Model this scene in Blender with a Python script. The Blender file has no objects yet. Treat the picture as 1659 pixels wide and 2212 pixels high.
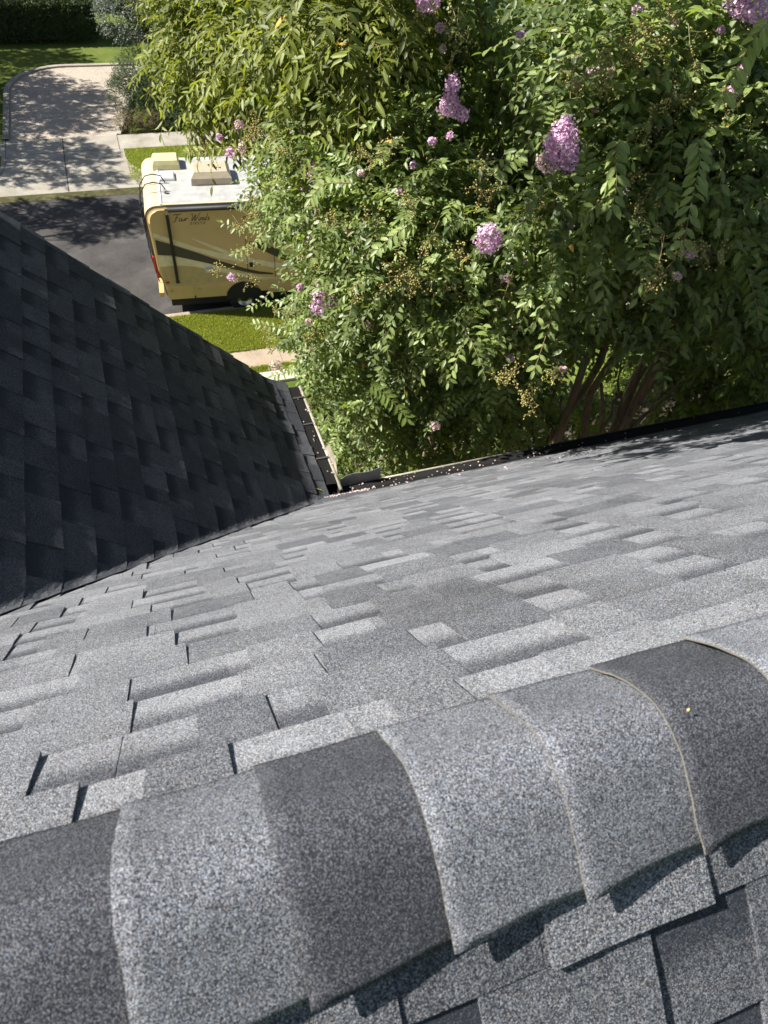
import bpy, bmesh, math, random
import numpy as np
from mathutils import Vector, Matrix, noise
random.seed(7); rng = np.random.default_rng(11)
scene = bpy.context.scene
COL = scene.collection

# ------------------------------------------------------------------ camera
H = 10.5
PX = 1659.0; F_PX = 1506.76; CX, CY = 829.5, 1106.0
FW = Vector((0.26453804, 0.60454919, -0.75135871))
RT = Vector((0.94362584, -0.32301464, 0.07233122))
UP = Vector((0.19897209, 0.72813585, 0.6559179))
cam = bpy.data.cameras.new('camera'); cam_o = bpy.data.objects.new('camera', cam); COL.objects.link(cam_o)
cam.sensor_fit = 'HORIZONTAL'; cam.sensor_width = 36; cam.lens = 36 * F_PX / PX
cam.clip_start = 0.05; cam.clip_end = 1500
m = Matrix((RT, UP, -FW)).transposed().to_4x4(); m.translation = (0, 0, H); cam_o.matrix_world = m
cam.dof.use_dof = True; cam.dof.focus_distance = 2.6; cam.dof.aperture_fstop = 12.0
scene.camera = cam_o
# ------------------------------------------------------------------ world, sun, exposure
SUN = Vector((-1.0, 0.33, 1.0)).normalized()
world = bpy.data.worlds.new('World'); scene.world = world; world.use_nodes = True
nt = world.node_tree; bg = nt.nodes['Background']
sky = nt.nodes.new('ShaderNodeTexSky'); sky.sky_type = 'NISHITA'; sky.sun_disc = False
sky.sun_elevation = math.asin(SUN.z); sky.sun_rotation = math.atan2(SUN.x, SUN.y)
sky.altitude = 0; sky.air_density = 1.0; sky.dust_density = 1.0; sky.ozone_density = 1.0
nt.links.new(sky.outputs[0], bg.inputs[0]); bg.inputs[1].default_value = 0.05
sl = bpy.data.lights.new('sun', 'SUN'); sl.energy = 5.0; sl.angle = math.radians(0.5); sl.color = (1.0, 0.965, 0.90)
so = bpy.data.objects.new('sun', sl); COL.objects.link(so); so.rotation_euler = SUN.to_track_quat('Z', 'Y').to_euler()
scene.view_settings.view_transform = 'Standard'; scene.view_settings.look = 'None'
scene.view_settings.gamma = 1; scene.view_settings.exposure = 0.95
scene.cycles.max_bounces = 6; scene.cycles.diffuse_bounces = 3; scene.cycles.transmission_bounces = 4
scene.cycles.transparent_max_bounces = 4

# ------------------------------------------------------------------ helpers
def ray(px, py): return FW + RT * ((px - CX) / F_PX) - UP * ((py - CY) / F_PX)
def at(px, py, dist=None, y=None, z=None):
    d = ray(px, py)
    t = dist / d.length if dist is not None else (y / d.y if y is not None else (z - H) / d.z)
    return Vector((0, 0, H)) + d * t

def tag(o, label=None, cat=None, group=None, kind=None):
    if label: o['label'] = label
    if cat: o['category'] = cat
    if group: o['group'] = group
    if kind: o['kind'] = kind
    return o
def empty(name, loc=(0, 0, 0), rz=0.0):
    o = bpy.data.objects.new(name, None); COL.objects.link(o); o.location = loc; o.rotation_euler = (0, 0, rz)
    o.empty_display_size = .2
    return o
class MB:
    """collects verts/faces with a float 'tone' and 'vv' per vertex and a material index per face"""
    def __init__(s): s.v = []; s.f = []; s.t = []; s.w = []; s.mi = []
    def add(s, vs, fs, tone=.5, vv=None, mi=0):
        n = len(s.v); s.v += [tuple(p) for p in vs]; s.f += [tuple(i + n for i in f) for f in fs]
        s.t += [tone] * len(vs); s.w += (list(vv) if vv is not None else [0.0] * len(vs)); s.mi += [mi] * len(fs)
    def box(s, a, b, tone=.5, mi=0, mat=None):
        x0, y0, z0 = a; x1, y1, z1 = b
        vs = [(x0,y0,z0),(x1,y0,z0),(x1,y1,z0),(x0,y1,z0),(x0,y0,z1),(x1,y0,z1),(x1,y1,z1),(x0,y1,z1)]
        if mat is not None: vs = [tuple(mat @ Vector(p)) for p in vs]
        s.add(vs, [(0,3,2,1),(4,5,6,7),(0,1,5,4),(1,2,6,5),(2,3,7,6),(3,0,4,7)], tone, mi=mi)
    def tube(s, pts, rad, n=8, tone=.5, mi=0, caps=True):
        pts = [Vector(p) for p in pts]
        if not hasattr(rad, '__len__'): rad = [rad] * len(pts)
        vs = []; fs = []; ref = Vector((.13, .37, .92))
        for i, p in enumerate(pts):
            d = (pts[min(i + 1, len(pts) - 1)] - pts[max(i - 1, 0)]).normalized()
            if abs(d.dot(ref)) > .95: ref = Vector((.9, .1, .1))
            a = d.cross(ref).normalized(); b = d.cross(a)
            for k in range(n):
                an = 2 * math.pi * k / n; vs.append(p + (a * math.cos(an) + b * math.sin(an)) * rad[i])
        for i in range(len(pts) - 1):
            for k in range(n):
                fs.append((i*n+k, i*n+(k+1)%n, (i+1)*n+(k+1)%n, (i+1)*n+k))
        if caps:
            fs.append(tuple(range(n))[::-1]); fs.append(tuple((len(pts)-1)*n + k for k in range(n)))
        s.add(vs, fs, tone, mi=mi)
    def prism(s, poly, axis_vec, tone=.5, mi=0):
        """poly: list of 3D points, extruded by axis_vec"""
        n = len(poly); a = Vector(axis_vec)
        vs = [Vector(p) for p in poly] + [Vector(p) + a for p in poly]
        fs = [tuple(range(n))[::-1], tuple(range(n, 2*n))] + [(k, (k+1)%n, n+(k+1)%n, n+k) for k in range(n)]
        s.add(vs, fs, tone, mi=mi)
    def build(s, name, mats, parent=None, smooth=False):
        me = bpy.data.meshes.new(name); me.from_pydata(s.v, [], s.f)
        if not isinstance(mats, (list, tuple)): mats = [mats]
        for q in mats: me.materials.append(q)
        if len(mats) > 1: me.polygons.foreach_set('material_index', s.mi)
        a = me.attributes.new('tone', 'FLOAT', 'POINT'); a.data.foreach_set('value', s.t)
        a = me.attributes.new('vv', 'FLOAT', 'POINT'); a.data.foreach_set('value', s.w)
        if smooth: me.polygons.foreach_set('use_smooth', [True] * len(me.polygons))
        me.update(); o = bpy.data.objects.new(name, me); COL.objects.link(o); o.parent = parent
        return o

# ------------------------------------------------------------------ materials
def newmat(name):
    mt = bpy.data.materials.new(name); mt.use_nodes = True
    return mt, mt.node_tree, mt.node_tree.nodes['Principled BSDF']
def N(t, typ, **kw):
    n = t.nodes.new(typ)
    for k, v in kw.items():
        if k.startswith('i_'): n.inputs[k[2:]].default_value = v
        else: setattr(n, k, v)
    return n
def ramp(t, src, stops):
    r = t.nodes.new('ShaderNodeValToRGB'); e = r.color_ramp.elements
    while len(e) > 1: e.remove(e[-1])
    for i, (p, c) in enumerate(stops):
        q = e[0] if i == 0 else e.new(p)
        q.position = p; q.color = tuple(c) + (1,) if hasattr(c, '__len__') else (c, c, c, 1)
    t.links.new(src, r.inputs[0]); return r.outputs[0]
def mul(t, a, b, fac=1.0, mode='MULTIPLY'):
    n = t.nodes.new('ShaderNodeMix'); n.data_type = 'RGBA'; n.blend_type = mode; n.inputs[0].default_value = fac
    for s, i in ((a, 6), (b, 7)):
        if hasattr(s, 'links') or hasattr(s, 'is_linked'): t.links.new(s, n.inputs[i])
        else: n.inputs[i].default_value = tuple(s) + (1,) if len(s) == 3 else s
    return n.outputs[2]
def mathn(t, op, a, b=0.0):
    n = t.nodes.new('ShaderNodeMath'); n.operation = op
    for s, i in ((a, 0), (b, 1)):
        if isinstance(s, (int, float)): n.inputs[i].default_value = s
        else: t.links.new(s, n.inputs[i])
    return n.outputs[0]

def mat_plain(name, col, rough=.6, metal=0.0, var=.15, scale=6.0, bump=0.0, bscale=60, spec=.5):
    mt, t, p = newmat(name)
    co = N(t, 'ShaderNodeTexCoord')
    no = N(t, 'ShaderNodeTexNoise', i_Scale=scale, i_Detail=6.0); t.links.new(co.outputs['Object'], no.inputs['Vector'])
    f = ramp(t, no.outputs[0], [(.3, 1 - var), (.7, 1 + var * .4)])
    t.links.new(mul(t, col, f), p.inputs['Base Color'])
    p.inputs['Roughness'].default_value = rough; p.inputs['Metallic'].default_value = metal
    p.inputs['Specular IOR Level'].default_value = spec
    if bump:
        n2 = N(t, 'ShaderNodeTexNoise', i_Scale=bscale, i_Detail=4.0); t.links.new(co.outputs['Object'], n2.inputs['Vector'])
        b = N(t, 'ShaderNodeBump', i_Strength=bump, i_Distance=.01); t.links.new(n2.outputs[0], b.inputs['Height']); t.links.new(b.outputs[0], p.inputs['Normal'])
    return mt

def mat_shingle(name, cell=820.0, lo=(.024, .028, .040), hi=(.284, .291, .308), grain=1.25):
    mt, t, p = newmat(name)
    co = N(t, 'ShaderNodeTexCoord'); tone = N(t, 'ShaderNodeAttribute', attribute_name='tone'); vv = N(t, 'ShaderNodeAttribute', attribute_name='vv')
    vo = N(t, 'ShaderNodeTexVoronoi', i_Scale=cell); t.links.new(co.outputs['Object'], vo.inputs['Vector'])
    sep = N(t, 'ShaderNodeSeparateColor'); t.links.new(vo.outputs['Color'], sep.inputs[0])
    # granules: chance of a pale granule rises with the tone
    big = N(t, 'ShaderNodeTexNoise', i_Scale=7.0, i_Detail=5.0, i_Roughness=.65); t.links.new(co.outputs['Object'], big.inputs['Vector'])
    k = mathn(t, 'ADD', tone.outputs['Fac'], mathn(t, 'MULTIPLY', mathn(t, 'SUBTRACT', big.outputs[0], .5), .35))
    # printed darker band under the butt of the course above
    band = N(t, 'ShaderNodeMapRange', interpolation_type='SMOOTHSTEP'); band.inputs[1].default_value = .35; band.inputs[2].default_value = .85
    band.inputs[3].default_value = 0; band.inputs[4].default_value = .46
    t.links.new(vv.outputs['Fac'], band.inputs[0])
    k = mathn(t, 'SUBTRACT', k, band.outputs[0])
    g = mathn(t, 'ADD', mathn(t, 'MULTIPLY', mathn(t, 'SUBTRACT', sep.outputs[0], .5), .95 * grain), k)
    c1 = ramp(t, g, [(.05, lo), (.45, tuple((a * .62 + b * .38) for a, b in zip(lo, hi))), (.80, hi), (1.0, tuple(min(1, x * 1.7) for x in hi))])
    tint = ramp(t, sep.outputs[1], [(0, (1, 1, 1)), (.965, (1, 1, 1)), (.975, (1.0, .72, .55)), (1, (1.1, .9, .7))])
    tint2 = ramp(t, sep.outputs[2], [(0, (1.10, 1.0, .90)), (.5, (1, 1, 1)), (1, (.92, 1.0, 1.10))])
    dirt = N(t, 'ShaderNodeTexNoise', i_Scale=2.2, i_Detail=6.0, i_Roughness=.7); t.links.new(co.outputs['Object'], dirt.inputs['Vector'])
    dr = ramp(t, dirt.outputs[0], [(.32, (.78, .76, .74)), (.5, (1, 1, 1)), (.7, (1.06, 1.05, 1.03))])
    t.links.new(mul(t, mul(t, mul(t, c1, tint), tint2), dr), p.inputs['Base Color'])
    p.inputs['Roughness'].default_value = .82; p.inputs['Specular IOR Level'].default_value = .35
    b1 = N(t, 'ShaderNodeBump', i_Strength=.75, i_Distance=.0013); b1.invert = True
    t.links.new(vo.outputs['Distance'], b1.inputs['Height'])
    n2 = N(t, 'ShaderNodeTexNoise', i_Scale=38.0, i_Detail=3.0); t.links.new(co.outputs['Object'], n2.inputs['Vector'])
    b2 = N(t, 'ShaderNodeBump', i_Strength=.35, i_Distance=.004); t.links.new(n2.outputs[0], b2.inputs['Height'])
    t.links.new(b1.outputs[0], b2.inputs['Normal']); t.links.new(b2.outputs[0], p.inputs['Normal'])
    return mt

def mat_leaf(name, dark, light, trans=.35, rough=.38, spec=.5):
    mt, t, p = newmat(name)
    tone = N(t, 'ShaderNodeAttribute', attribute_name='tone'); vv = N(t, 'ShaderNodeAttribute', attribute_name='vv')
    c = ramp(t, tone.outputs['Fac'], [(0, dark), (.75, light), (.93, tuple(x * 1.25 for x in light)), (1.0, (light[0] * 3.2 + .05, light[1] * 1.5, light[2]))])
    rib = ramp(t, vv.outputs['Fac'], [(0, 1.0), (.86, 1.0), (1.0, 1.5)])
    c = mul(t, c, rib)
    t.links.new(c, p.inputs['Base Color']); p.inputs['Roughness'].default_value = rough
    p.inputs['Specular IOR Level'].default_value = spec
    tr = N(t, 'ShaderNodeBsdfTranslucent')
    c2 = mul(t, c, (1.5, 1.5, .45)); t.links.new(c2, tr.inputs[0])
    mx = N(t, 'ShaderNodeMixShader'); mx.inputs[0].default_value = trans
    out = t.nodes['Material Output']
    t.links.new(p.outputs[0], mx.inputs[1]); t.links.new(tr.outputs[0], mx.inputs[2]); t.links.new(mx.outputs[0], out.inputs[0])
    return mt
def mat_bark(name, a, b, scale=5):
    mt, t, p = newmat(name)
    co = N(t, 'ShaderNodeTexCoord'); mp = N(t, 'ShaderNodeMapping'); mp.inputs['Scale'].default_value = (1, 1, .18)
    t.links.new(co.outputs['Object'], mp.inputs[0])
    no = N(t, 'ShaderNodeTexNoise', i_Scale=scale * 3.0, i_Detail=6.0, i_Distortion=1.2); t.links.new(mp.outputs[0], no.inputs['Vector'])
    t.links.new(ramp(t, no.outputs[0], [(.3, a), (.6, b), (.75, tuple(min(1, x * 1.5) for x in b))]), p.inputs['Base Color'])
    p.inputs['Roughness'].default_value = .7
    bm_ = N(t, 'ShaderNodeBump', i_Strength=.5, i_Distance=.02); t.links.new(no.outputs[0], bm_.inputs['Height']); t.links.new(bm_.outputs[0], p.inputs['Normal'])
    return mt
def mat_ground(name, c1, c2, c3, s1=3.0, s2=60.0, rough=.9, bump=.4, dist=.01):
    mt, t, p = newmat(name)
    co = N(t, 'ShaderNodeTexCoord')
    a = N(t, 'ShaderNodeTexNoise', i_Scale=s1, i_Detail=6.0, i_Roughness=.6); b = N(t, 'ShaderNodeTexNoise', i_Scale=s2, i_Detail=3.0)
    for q in (a, b): t.links.new(co.outputs['Object'], q.inputs['Vector'])
    base = ramp(t, a.outputs[0], [(.3, c1), (.55, c2), (.72, c3)])
    f = ramp(t, b.outputs[0], [(.3, .6), (.7, 1.3)])
    t.links.new(mul(t, base, f), p.inputs['Base Color']); p.inputs['Roughness'].default_value = rough
    p.inputs['Specular IOR Level'].default_value = .25
    bp = N(t, 'ShaderNodeBump', i_Strength=bump, i_Distance=dist); t.links.new(b.outputs[0], bp.inputs['Height']); t.links.new(bp.outputs[0], p.inputs['Normal'])
    return mt

M = {}
M['shingle'] = mat_shingle('shingle')
M['cap'] = mat_shingle('cap_shingle', cell=1020.0, lo=(.020, .021, .028), hi=(.285, .30, .33), grain=1.15)
M['felt'] = mat_plain('felt_edge', (.20, .185, .15), .9, bump=.4, bscale=300)
M['black'] = mat_plain('black_metal', (.014, .014, .016), .6, var=.3)
M['dark_edge'] = mat_plain('drip_edge', (.02, .02, .023), .6)
M['cream_metal'] = mat_plain('cream_metal', (.40, .36, .28), .5, var=.35, scale=14)
M['grey_metal'] = mat_plain('grey_metal', (.30, .29, .27), .55, var=.25, scale=8)
M['stucco'] = mat_plain('stucco', (.55, .52, .46), .9, bump=.3, bscale=150)
M['white_wall'] = mat_plain('white_wall', (.75, .76, .76), .8, var=.06)
M['glass_dark'] = mat_plain('dark_glass', (.01, .012, .015), .08, var=0)
M['concrete'] = mat_ground('concrete', (.30, .27, .22), (.40, .365, .30), (.46, .42, .35), 1.6, 90, .9, .2, .004)
M['concrete_pink'] = mat_ground('concrete_pink', (.36, .28, .20), (.45, .35, .255), (.52, .42, .32), 1.8, 40, .9, .2, .004)
M['concrete_new'] = mat_ground('concrete_pale', (.52, .47, .38), (.60, .55, .45), (.66, .61, .5), 1.6, 60, .9, .2, .004)
M['gravel'] = mat_ground('gravel', (.42, .35, .28), (.50, .425, .34), (.57, .49, .40), 1.2, 28, .95, .8, .03)
M['asphalt'] = mat_ground('asphalt', (.040, .037, .036), (.085, .078, .073), (.135, .124, .116), .75, 70, .9, .3, .006)
M['moss'] = mat_ground('gutter_moss', (.05, .045, .02), (.09, .085, .03), (.17, .15, .09), 5, 60)
M['grass'] = mat_ground('grass', (.09, .13, .02), (.135, .175, .028), (.17, .20, .04), 1.2, 50, .95, .8, .03)
M['soil'] = mat_ground('soil', (.025, .018, .012), (.05, .037, .027), (.15, .11, .085), 2.5, 30, .95, .8, .03)
M['joint'] = mat_plain('joint', (.06, .055, .05), .95)
M['crape_leaf'] = mat_leaf('crape_leaf', (.060, .096, .030), (.24, .31, .10), .40, .42, .5)
M['pecan_leaf'] = mat_leaf('pecan_leaf', (.075, .10, .024), (.235, .27, .052), .38, .48, .4)
M['far_leaf'] = mat_leaf('far_leaf', (.030, .050, .018), (.06, .09, .03), .2, .6, .3)
M['grey_leaf'] = mat_leaf('grey_leaf', (.040, .055, .038), (.11, .135, .09), .15, .45, .5)
M['brown_leaf'] = mat_leaf('brown_leaf', (.07, .065, .03), (.16, .13, .065), .15, .7, .2)
M['lime_leaf'] = mat_leaf('lime_leaf', (.09, .13, .02), (.20, .25, .045), .35, .5, .3)
M['young_leaf'] = mat_leaf('young_leaf', (.06, .10, .02), (.14, .20, .045), .45, .45, .35)
M['grass_leaf'] = mat_leaf('grass_leaf', (.20, .225, .04), (.38, .42, .085), .3, .6, .25)
M['bark'] = mat_bark('crape_bark', (.10, .065, .042), (.22, .155, .105))
M['bark_dark'] = mat_bark('pecan_bark', (.05, .038, .028), (.13, .10, .075))
M['twig'] = mat_plain('twig', (.28, .22, .09), .6)
M['seed'] = mat_plain('seed_capsule', (.42, .36, .10), .4, var=.4, scale=40)
def mat_petal(name, a, b):
    mt, t, p = newmat(name)
    tone = N(t, 'ShaderNodeAttribute', attribute_name='tone'); c = ramp(t, tone.outputs['Fac'], [(0, a), (1, b)])
    t.links.new(c, p.inputs['Base Color']); p.inputs['Roughness'].default_value = .6
    tr = N(t, 'ShaderNodeBsdfTranslucent'); t.links.new(c, tr.inputs[0]); mx = N(t, 'ShaderNodeMixShader'); mx.inputs[0].default_value = .35
    t.links.new(p.outputs[0], mx.inputs[1]); t.links.new(tr.outputs[0], mx.inputs[2]); t.links.new(mx.outputs[0], t.nodes['Material Output'].inputs[0])
    return mt
M['petal'] = mat_petal('pink_petal', (.78, .42, .66), (.95, .78, .90))
M['petal_pale'] = mat_petal('pale_petal', (.72, .50, .50), (.85, .72, .66))
M['mesh_guard'] = None
def mat_guard():
    mt, t, p = newmat('gutter_guard_mesh')
    co = N(t, 'ShaderNodeTexCoord'); vo = N(t, 'ShaderNodeTexVoronoi', i_Scale=90.0); vo.inputs['Randomness'].default_value = 0.0
    t.links.new(co.outputs['Object'], vo.inputs['Vector'])
    t.links.new(ramp(t, vo.outputs['Distance'], [(.28, (.002, .002, .002)), (.45, (.022, .021, .020))]), p.inputs['Base Color'])
    p.inputs['Roughness'].default_value = .8; p.inputs['Specular IOR Level'].default_value = .15
    b = N(t, 'ShaderNodeBump', i_Strength=1.0, i_Distance=.004); t.links.new(vo.outputs['Distance'], b.inputs['Height']); t.links.new(b.outputs[0], p.inputs['Normal'])
    return mt
M['mesh_guard'] = mat_guard()
M['rv_tan'] = mat_plain('rv_tan', (.62, .435, .195), .32, var=.10, scale=2)
M['rv_cap'] = mat_plain('rv_cap', (.62, .53, .34), .35, var=.10, scale=2)
M['rv_roof'] = mat_plain('rv_roof', (.46, .45, .42), .6, var=.22, scale=5)
M['rv_dark'] = mat_plain('rv_stripe_dark', (.035, .033, .022), .35)
M['rv_cream'] = mat_plain('rv_stripe_cream', (.78, .68, .42), .35)
M['rv_olive'] = mat_plain('rv_stripe_olive', (.50, .38, .18), .35)
M['rv_vent'] = mat_plain('rv_vent_cover', (.68, .62, .33), .4)
M['rv_ac'] = mat_plain('rv_ac', (.52, .43, .30), .5)
M['white_plastic'] = mat_plain('white_plastic', (.75, .75, .74), .4)
M['red'] = mat_plain('tail_light_red', (.45, .01, .01), .2)
M['rubber'] = mat_plain('rubber', (.015, .015, .015), .8)
M['chrome'] = mat_plain('chrome', (.55, .55, .55), .25, metal=1.0)
M['orange'] = mat_plain('marker_orange', (.5, .15, .02), .3)

# ------------------------------------------------------------------ the house roof
YR, ZR = 0.1944, H - 0.6791         # ridge line of the main roof (runs along x)
YE, XC = 3.1542, 0.9946             # main eave y, wing eave x
ZE = ZR - (YE - YR)                 # eave height (45 degree pitch)
YK = 4.2783                         # gable edge of the wing
EXP = 0.143
S2 = math.sqrt(.5)
RUN = YE - YR; SLOPE = RUN / S2
XRIDGE = XC - RUN                   # ridge of the wing
def und(x, y, amp=.0035): return amp * noise.noise(Vector((x * 1.7, y * 1.7, 3.1))) + amp * .5 * noise.noise(Vector((x * 6, y * 6, 1.3)))

def shingle_field(u0, u1, v_butts, P, seed, tones, seg=.11, vstep=2, last_plain=False, ragged=False):
    """P(u, v, n) -> world point; v = distance down the slope; butts = list of v of the lower edges"""
    R = random.Random(seed); mb = MB(); U1 = u1
    def slab(ua, ub, vt, vb, nt0, nt1, th, tone, slantL=0, slantR=0, vs=2, warp=0, mi=0, band=1.0):
        k = max(1, int((ub - ua) / seg)); rows = []
        vs_, ws = [], []
        for j in range(vs + 1):
            f = j / vs; v = vt + (vb - vt) * f
            for i in range(k + 1):
                g = i / k
                u = (ua + slantL * f) * (1 - g) + (ub + slantR * f) * g
                edge = warp * (abs(g - .5) * 2) ** 3 * f
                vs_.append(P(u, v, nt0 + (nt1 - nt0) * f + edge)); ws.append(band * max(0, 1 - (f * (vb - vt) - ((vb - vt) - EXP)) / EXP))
        nT = len(vs_)
        for j in range(vs + 1):
            f = j / vs; v = vt + (vb - vt) * f
            for i in range(k + 1):
                g = i / k
                u = (ua + slantL * f) * (1 - g) + (ub + slantR * f) * g
                vs_.append(P(u, v, nt0 + (nt1 - nt0) * f - th)); ws.append(0)
        fs = []
        W = k + 1
        for j in range(vs):
            for i in range(k): fs.append((j*W+i, (j+1)*W+i, (j+1)*W+i+1, j*W+i+1))
        for i in range(k): fs.append((vs*W+i, nT+vs*W+i, nT+vs*W+i+1, vs*W+i+1))
        for j in range(vs):
            fs.append((j*W, nT+j*W, nT+(j+1)*W, (j+1)*W)); fs.append((j*W+k, (j+1)*W+k, nT+(j+1)*W+k, nT+j*W+k))
        mb.add(vs_, fs, tone, ws, mi)
    nb = len(v_butts)
    for ci, vb in enumerate(v_butts):
        vt = max(.055, vb - EXP - .012)
        plain = last_plain and ci == nb - 1
        if ragged: u1 = U1 + R.uniform(-.016, .004)
        # backing layer, one strip per shingle of about a metre
        u = u0 - R.random() * .9
        while u < u1:
            ub = min(u + 1.0, u1)
            if ub > u0:
                a = max(u, u0); n1 = .0045 + R.uniform(-.0004, .0008)
                # backing in tone patches
                w = a
                while w < ub - .001:
                    w2 = min(ub - .0012, w + R.uniform(.12, .3))
                    if ub - w2 < .06: w2 = ub - .0012
                    slab(w, w2, vt, vb, .0005, n1, .003, (R.choice(tones['plain']) if plain else R.choice(tones['back'])), vs=vstep)
                    w = w2 if w2 < ub - .0013 else ub
            u += 1.0
        if plain: continue
        u = u0 - R.random() * .3
        while u < u1:
            gap = R.choice([.07, .10, .13, .16, .20, .0022]); tw = R.choice([.10, .13, .16, .20, .25])
            a = max(u, u0); b = min(u + tw, u1)
            if b - a > .02:
                s = R.uniform(.0005, .004)
                slab(a, b, vt, vb + R.uniform(-.0015, .0015), .0032, .0085 + R.uniform(-.0006, .0012) + (R.random() < .12) * .003, .004,
                     R.choice(tones['tooth']), slantL=s, slantR=-s, vs=vstep, warp=R.choice([0, 0, 0, .002, .004]), band=.5)
            u += tw + gap
    return mb

def bisect(o, co, no, clear='outer'):
    bm = bmesh.new(); bm.from_mesh(o.data)
    bmesh.ops.bisect_plane(bm, geom=bm.verts[:] + bm.edges[:] + bm.faces[:], plane_co=co, plane_no=no, clear_outer=(clear == 'outer'))
    bm.to_mesh(o.data); bm.free()

house = empty('house', (0, 0, 0))
tag(house, 'house with steep grey shingle roof, dark side wing and black gutters seen from its ridge', 'house')
tonesA = dict(back=[.56, .62, .66, .70, .73], tooth=[.36, .43, .49, .54, .60], plain=[.02, .07, .12, .16])
tonesW_shade = dict(back=[.08, .14, .20, .26], tooth=[-.02, .04, .10, .16, .22], plain=[.2, .3])  # same shingles as the main slope; the wing's shade is put into darker tones
# far slope of the main roof
def P_main(u, v, n):
    n = n * (.45 if v < .17 else 1.0) + und(u, v)
    return (u, YR + v * S2 + n * S2, ZR - v * S2 + n * S2)
butts = []; v = SLOPE - .075
while v > .09: butts.append(v); v -= EXP
butts = butts[::-1]
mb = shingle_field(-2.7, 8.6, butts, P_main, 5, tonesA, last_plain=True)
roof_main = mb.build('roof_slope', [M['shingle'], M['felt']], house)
roof_main['label'] = 'sunlit light grey shingle slope running down to the gutter'
bisect(roof_main, (XC, YE, ZE), (-1, 1, 0))
# near slope
BUTT0 = .136 + .0785
def P_near(u, v, n):
    q_ = max(0, min(1, (v - .15) / .10)); n = n * (.7 + .8 * q_) + und(u, v + 9)
    return (u, YR - v * S2 - n * S2, ZR - v * S2 + n * S2)
tonesN_dim = dict(back=[.26, .32, .36], tooth=[.20, .28, .34, .40, .44], plain=[.3])  # same shingles; weaker sun on this side is put into lower tones
nb_ = [BUTT0 + EXP * k for k in range(14)]
mb = shingle_field(-2.6, 8.6, nb_, P_near, 21, tonesN_dim, seg=.06, vstep=3)
roof_near = mb.build('roof_slope', [M['shingle'], M['felt']], house)
roof_near['label'] = 'blue grey shingle slope on the near side of the ridge'
# wing roof: slope faces +x, flared at the eave, rising slightly into the valley
FL = .30; SLW = SLOPE - .085; XG = XC - .062; YM = YE - .055
def P_wing(u, v, n):
    n += und(u + 20, v, .004)
    x = XRIDGE + v * S2; z = ZR - v * S2
    d = v - (SLW - FL)
    if d > 0:
        z += .085 * (d / FL) ** 1.5; x -= .018 * d / FL
    # valley: woven, the shingles curl over onto the main slope
    zm = ZR - (u - YR) + .010; k_ = .09
    h = max(k_ - abs(z - zm), 0) / k_
    n *= 1 - .85 * h; nx = S2 if z > zm + .03 else .15
    return (x + n * nx, u, max(z, zm) + h * h * k_ * .25 + n * S2)
buttw = [SLW - EXP * i for i in range(28)][::-1]
mb = shingle_field(-.2, YK, buttw, P_wing, 33, tonesW_shade, seg=.05, vstep=5, ragged=True)
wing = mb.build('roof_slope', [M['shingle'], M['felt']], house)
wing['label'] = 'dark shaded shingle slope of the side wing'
bisect(wing, (XC, YE - .04, ZE), (1, -1, 0))
# hidden slope of the wing, gable, decking
mb = MB()
mb.prism([(XRIDGE + .004, YR - .3, ZR - .03), (XG - .04, YE + .02, ZE + .076), (XG - .04, YK - .02, ZE + .076), (XRIDGE + .004, YK - .02, ZR - .03)], (0, 0, -.03))
mb.prism([(XRIDGE - .004, -1.5, ZR - .004), (XRIDGE - .004, YK, ZR - .004), (XRIDGE - RUN, YK, ZE), (XRIDGE - RUN, -1.5, ZE)], (0, 0, -.03))
mb.prism([(-2.8, YR, ZR - .035), (8.6, YR, ZR - .035), (8.6, YM - .03, ZE + .073), (-2.8, YM - .03, ZE + .073)], (0, 0, -.03))
mb.prism([(-2.8, YR, ZR - .035), (8.6, YR, ZR - .035), (8.6, YR - 2.2, ZR - 2.212), (-2.8, YR - 2.2, ZR - 2.212)], (0, 0, -.03))
mb.build('roof_deck', M['dark_edge'], house)
mb = MB()
mb.prism([(XRIDGE - RUN + .3, YK - .25, 0), (XC - .3, YK - .25, 0), (XC - .3, YK - .25, ZE + .2), (XRIDGE, YK - .25, ZR - .12), (XRIDGE - RUN + .3, YK - .25, ZE + .2)], (0, -.2, 0))
mb.box((XC - .5, YE - .3, 0), (XC - .3, YK - .45, ZE - .02)); mb.box((XC - .3, YE - .5, 0), (8.5, YE - .3, ZE - .02))
mb.build('wall', M['stucco'], house)
# fascia and rake trim
mb = MB()
mb.box((XC + .02, YM - .03, ZE - .20), (8.6, YM - .006, ZE + .03)); mb.box((XG - .04, YM, ZE - .20), (XG - .016, YK - .03, ZE + .12))
mb.prism([(XRIDGE, YK - .025, ZR - .02), (XC - .02, YK - .025, ZE + .0), (XC - .02, YK - .025, ZE - .12), (XRIDGE, YK - .025, ZR - .2)], (0, .02, 0))
mb.build('fascia', M['dark_edge'], house)

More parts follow.
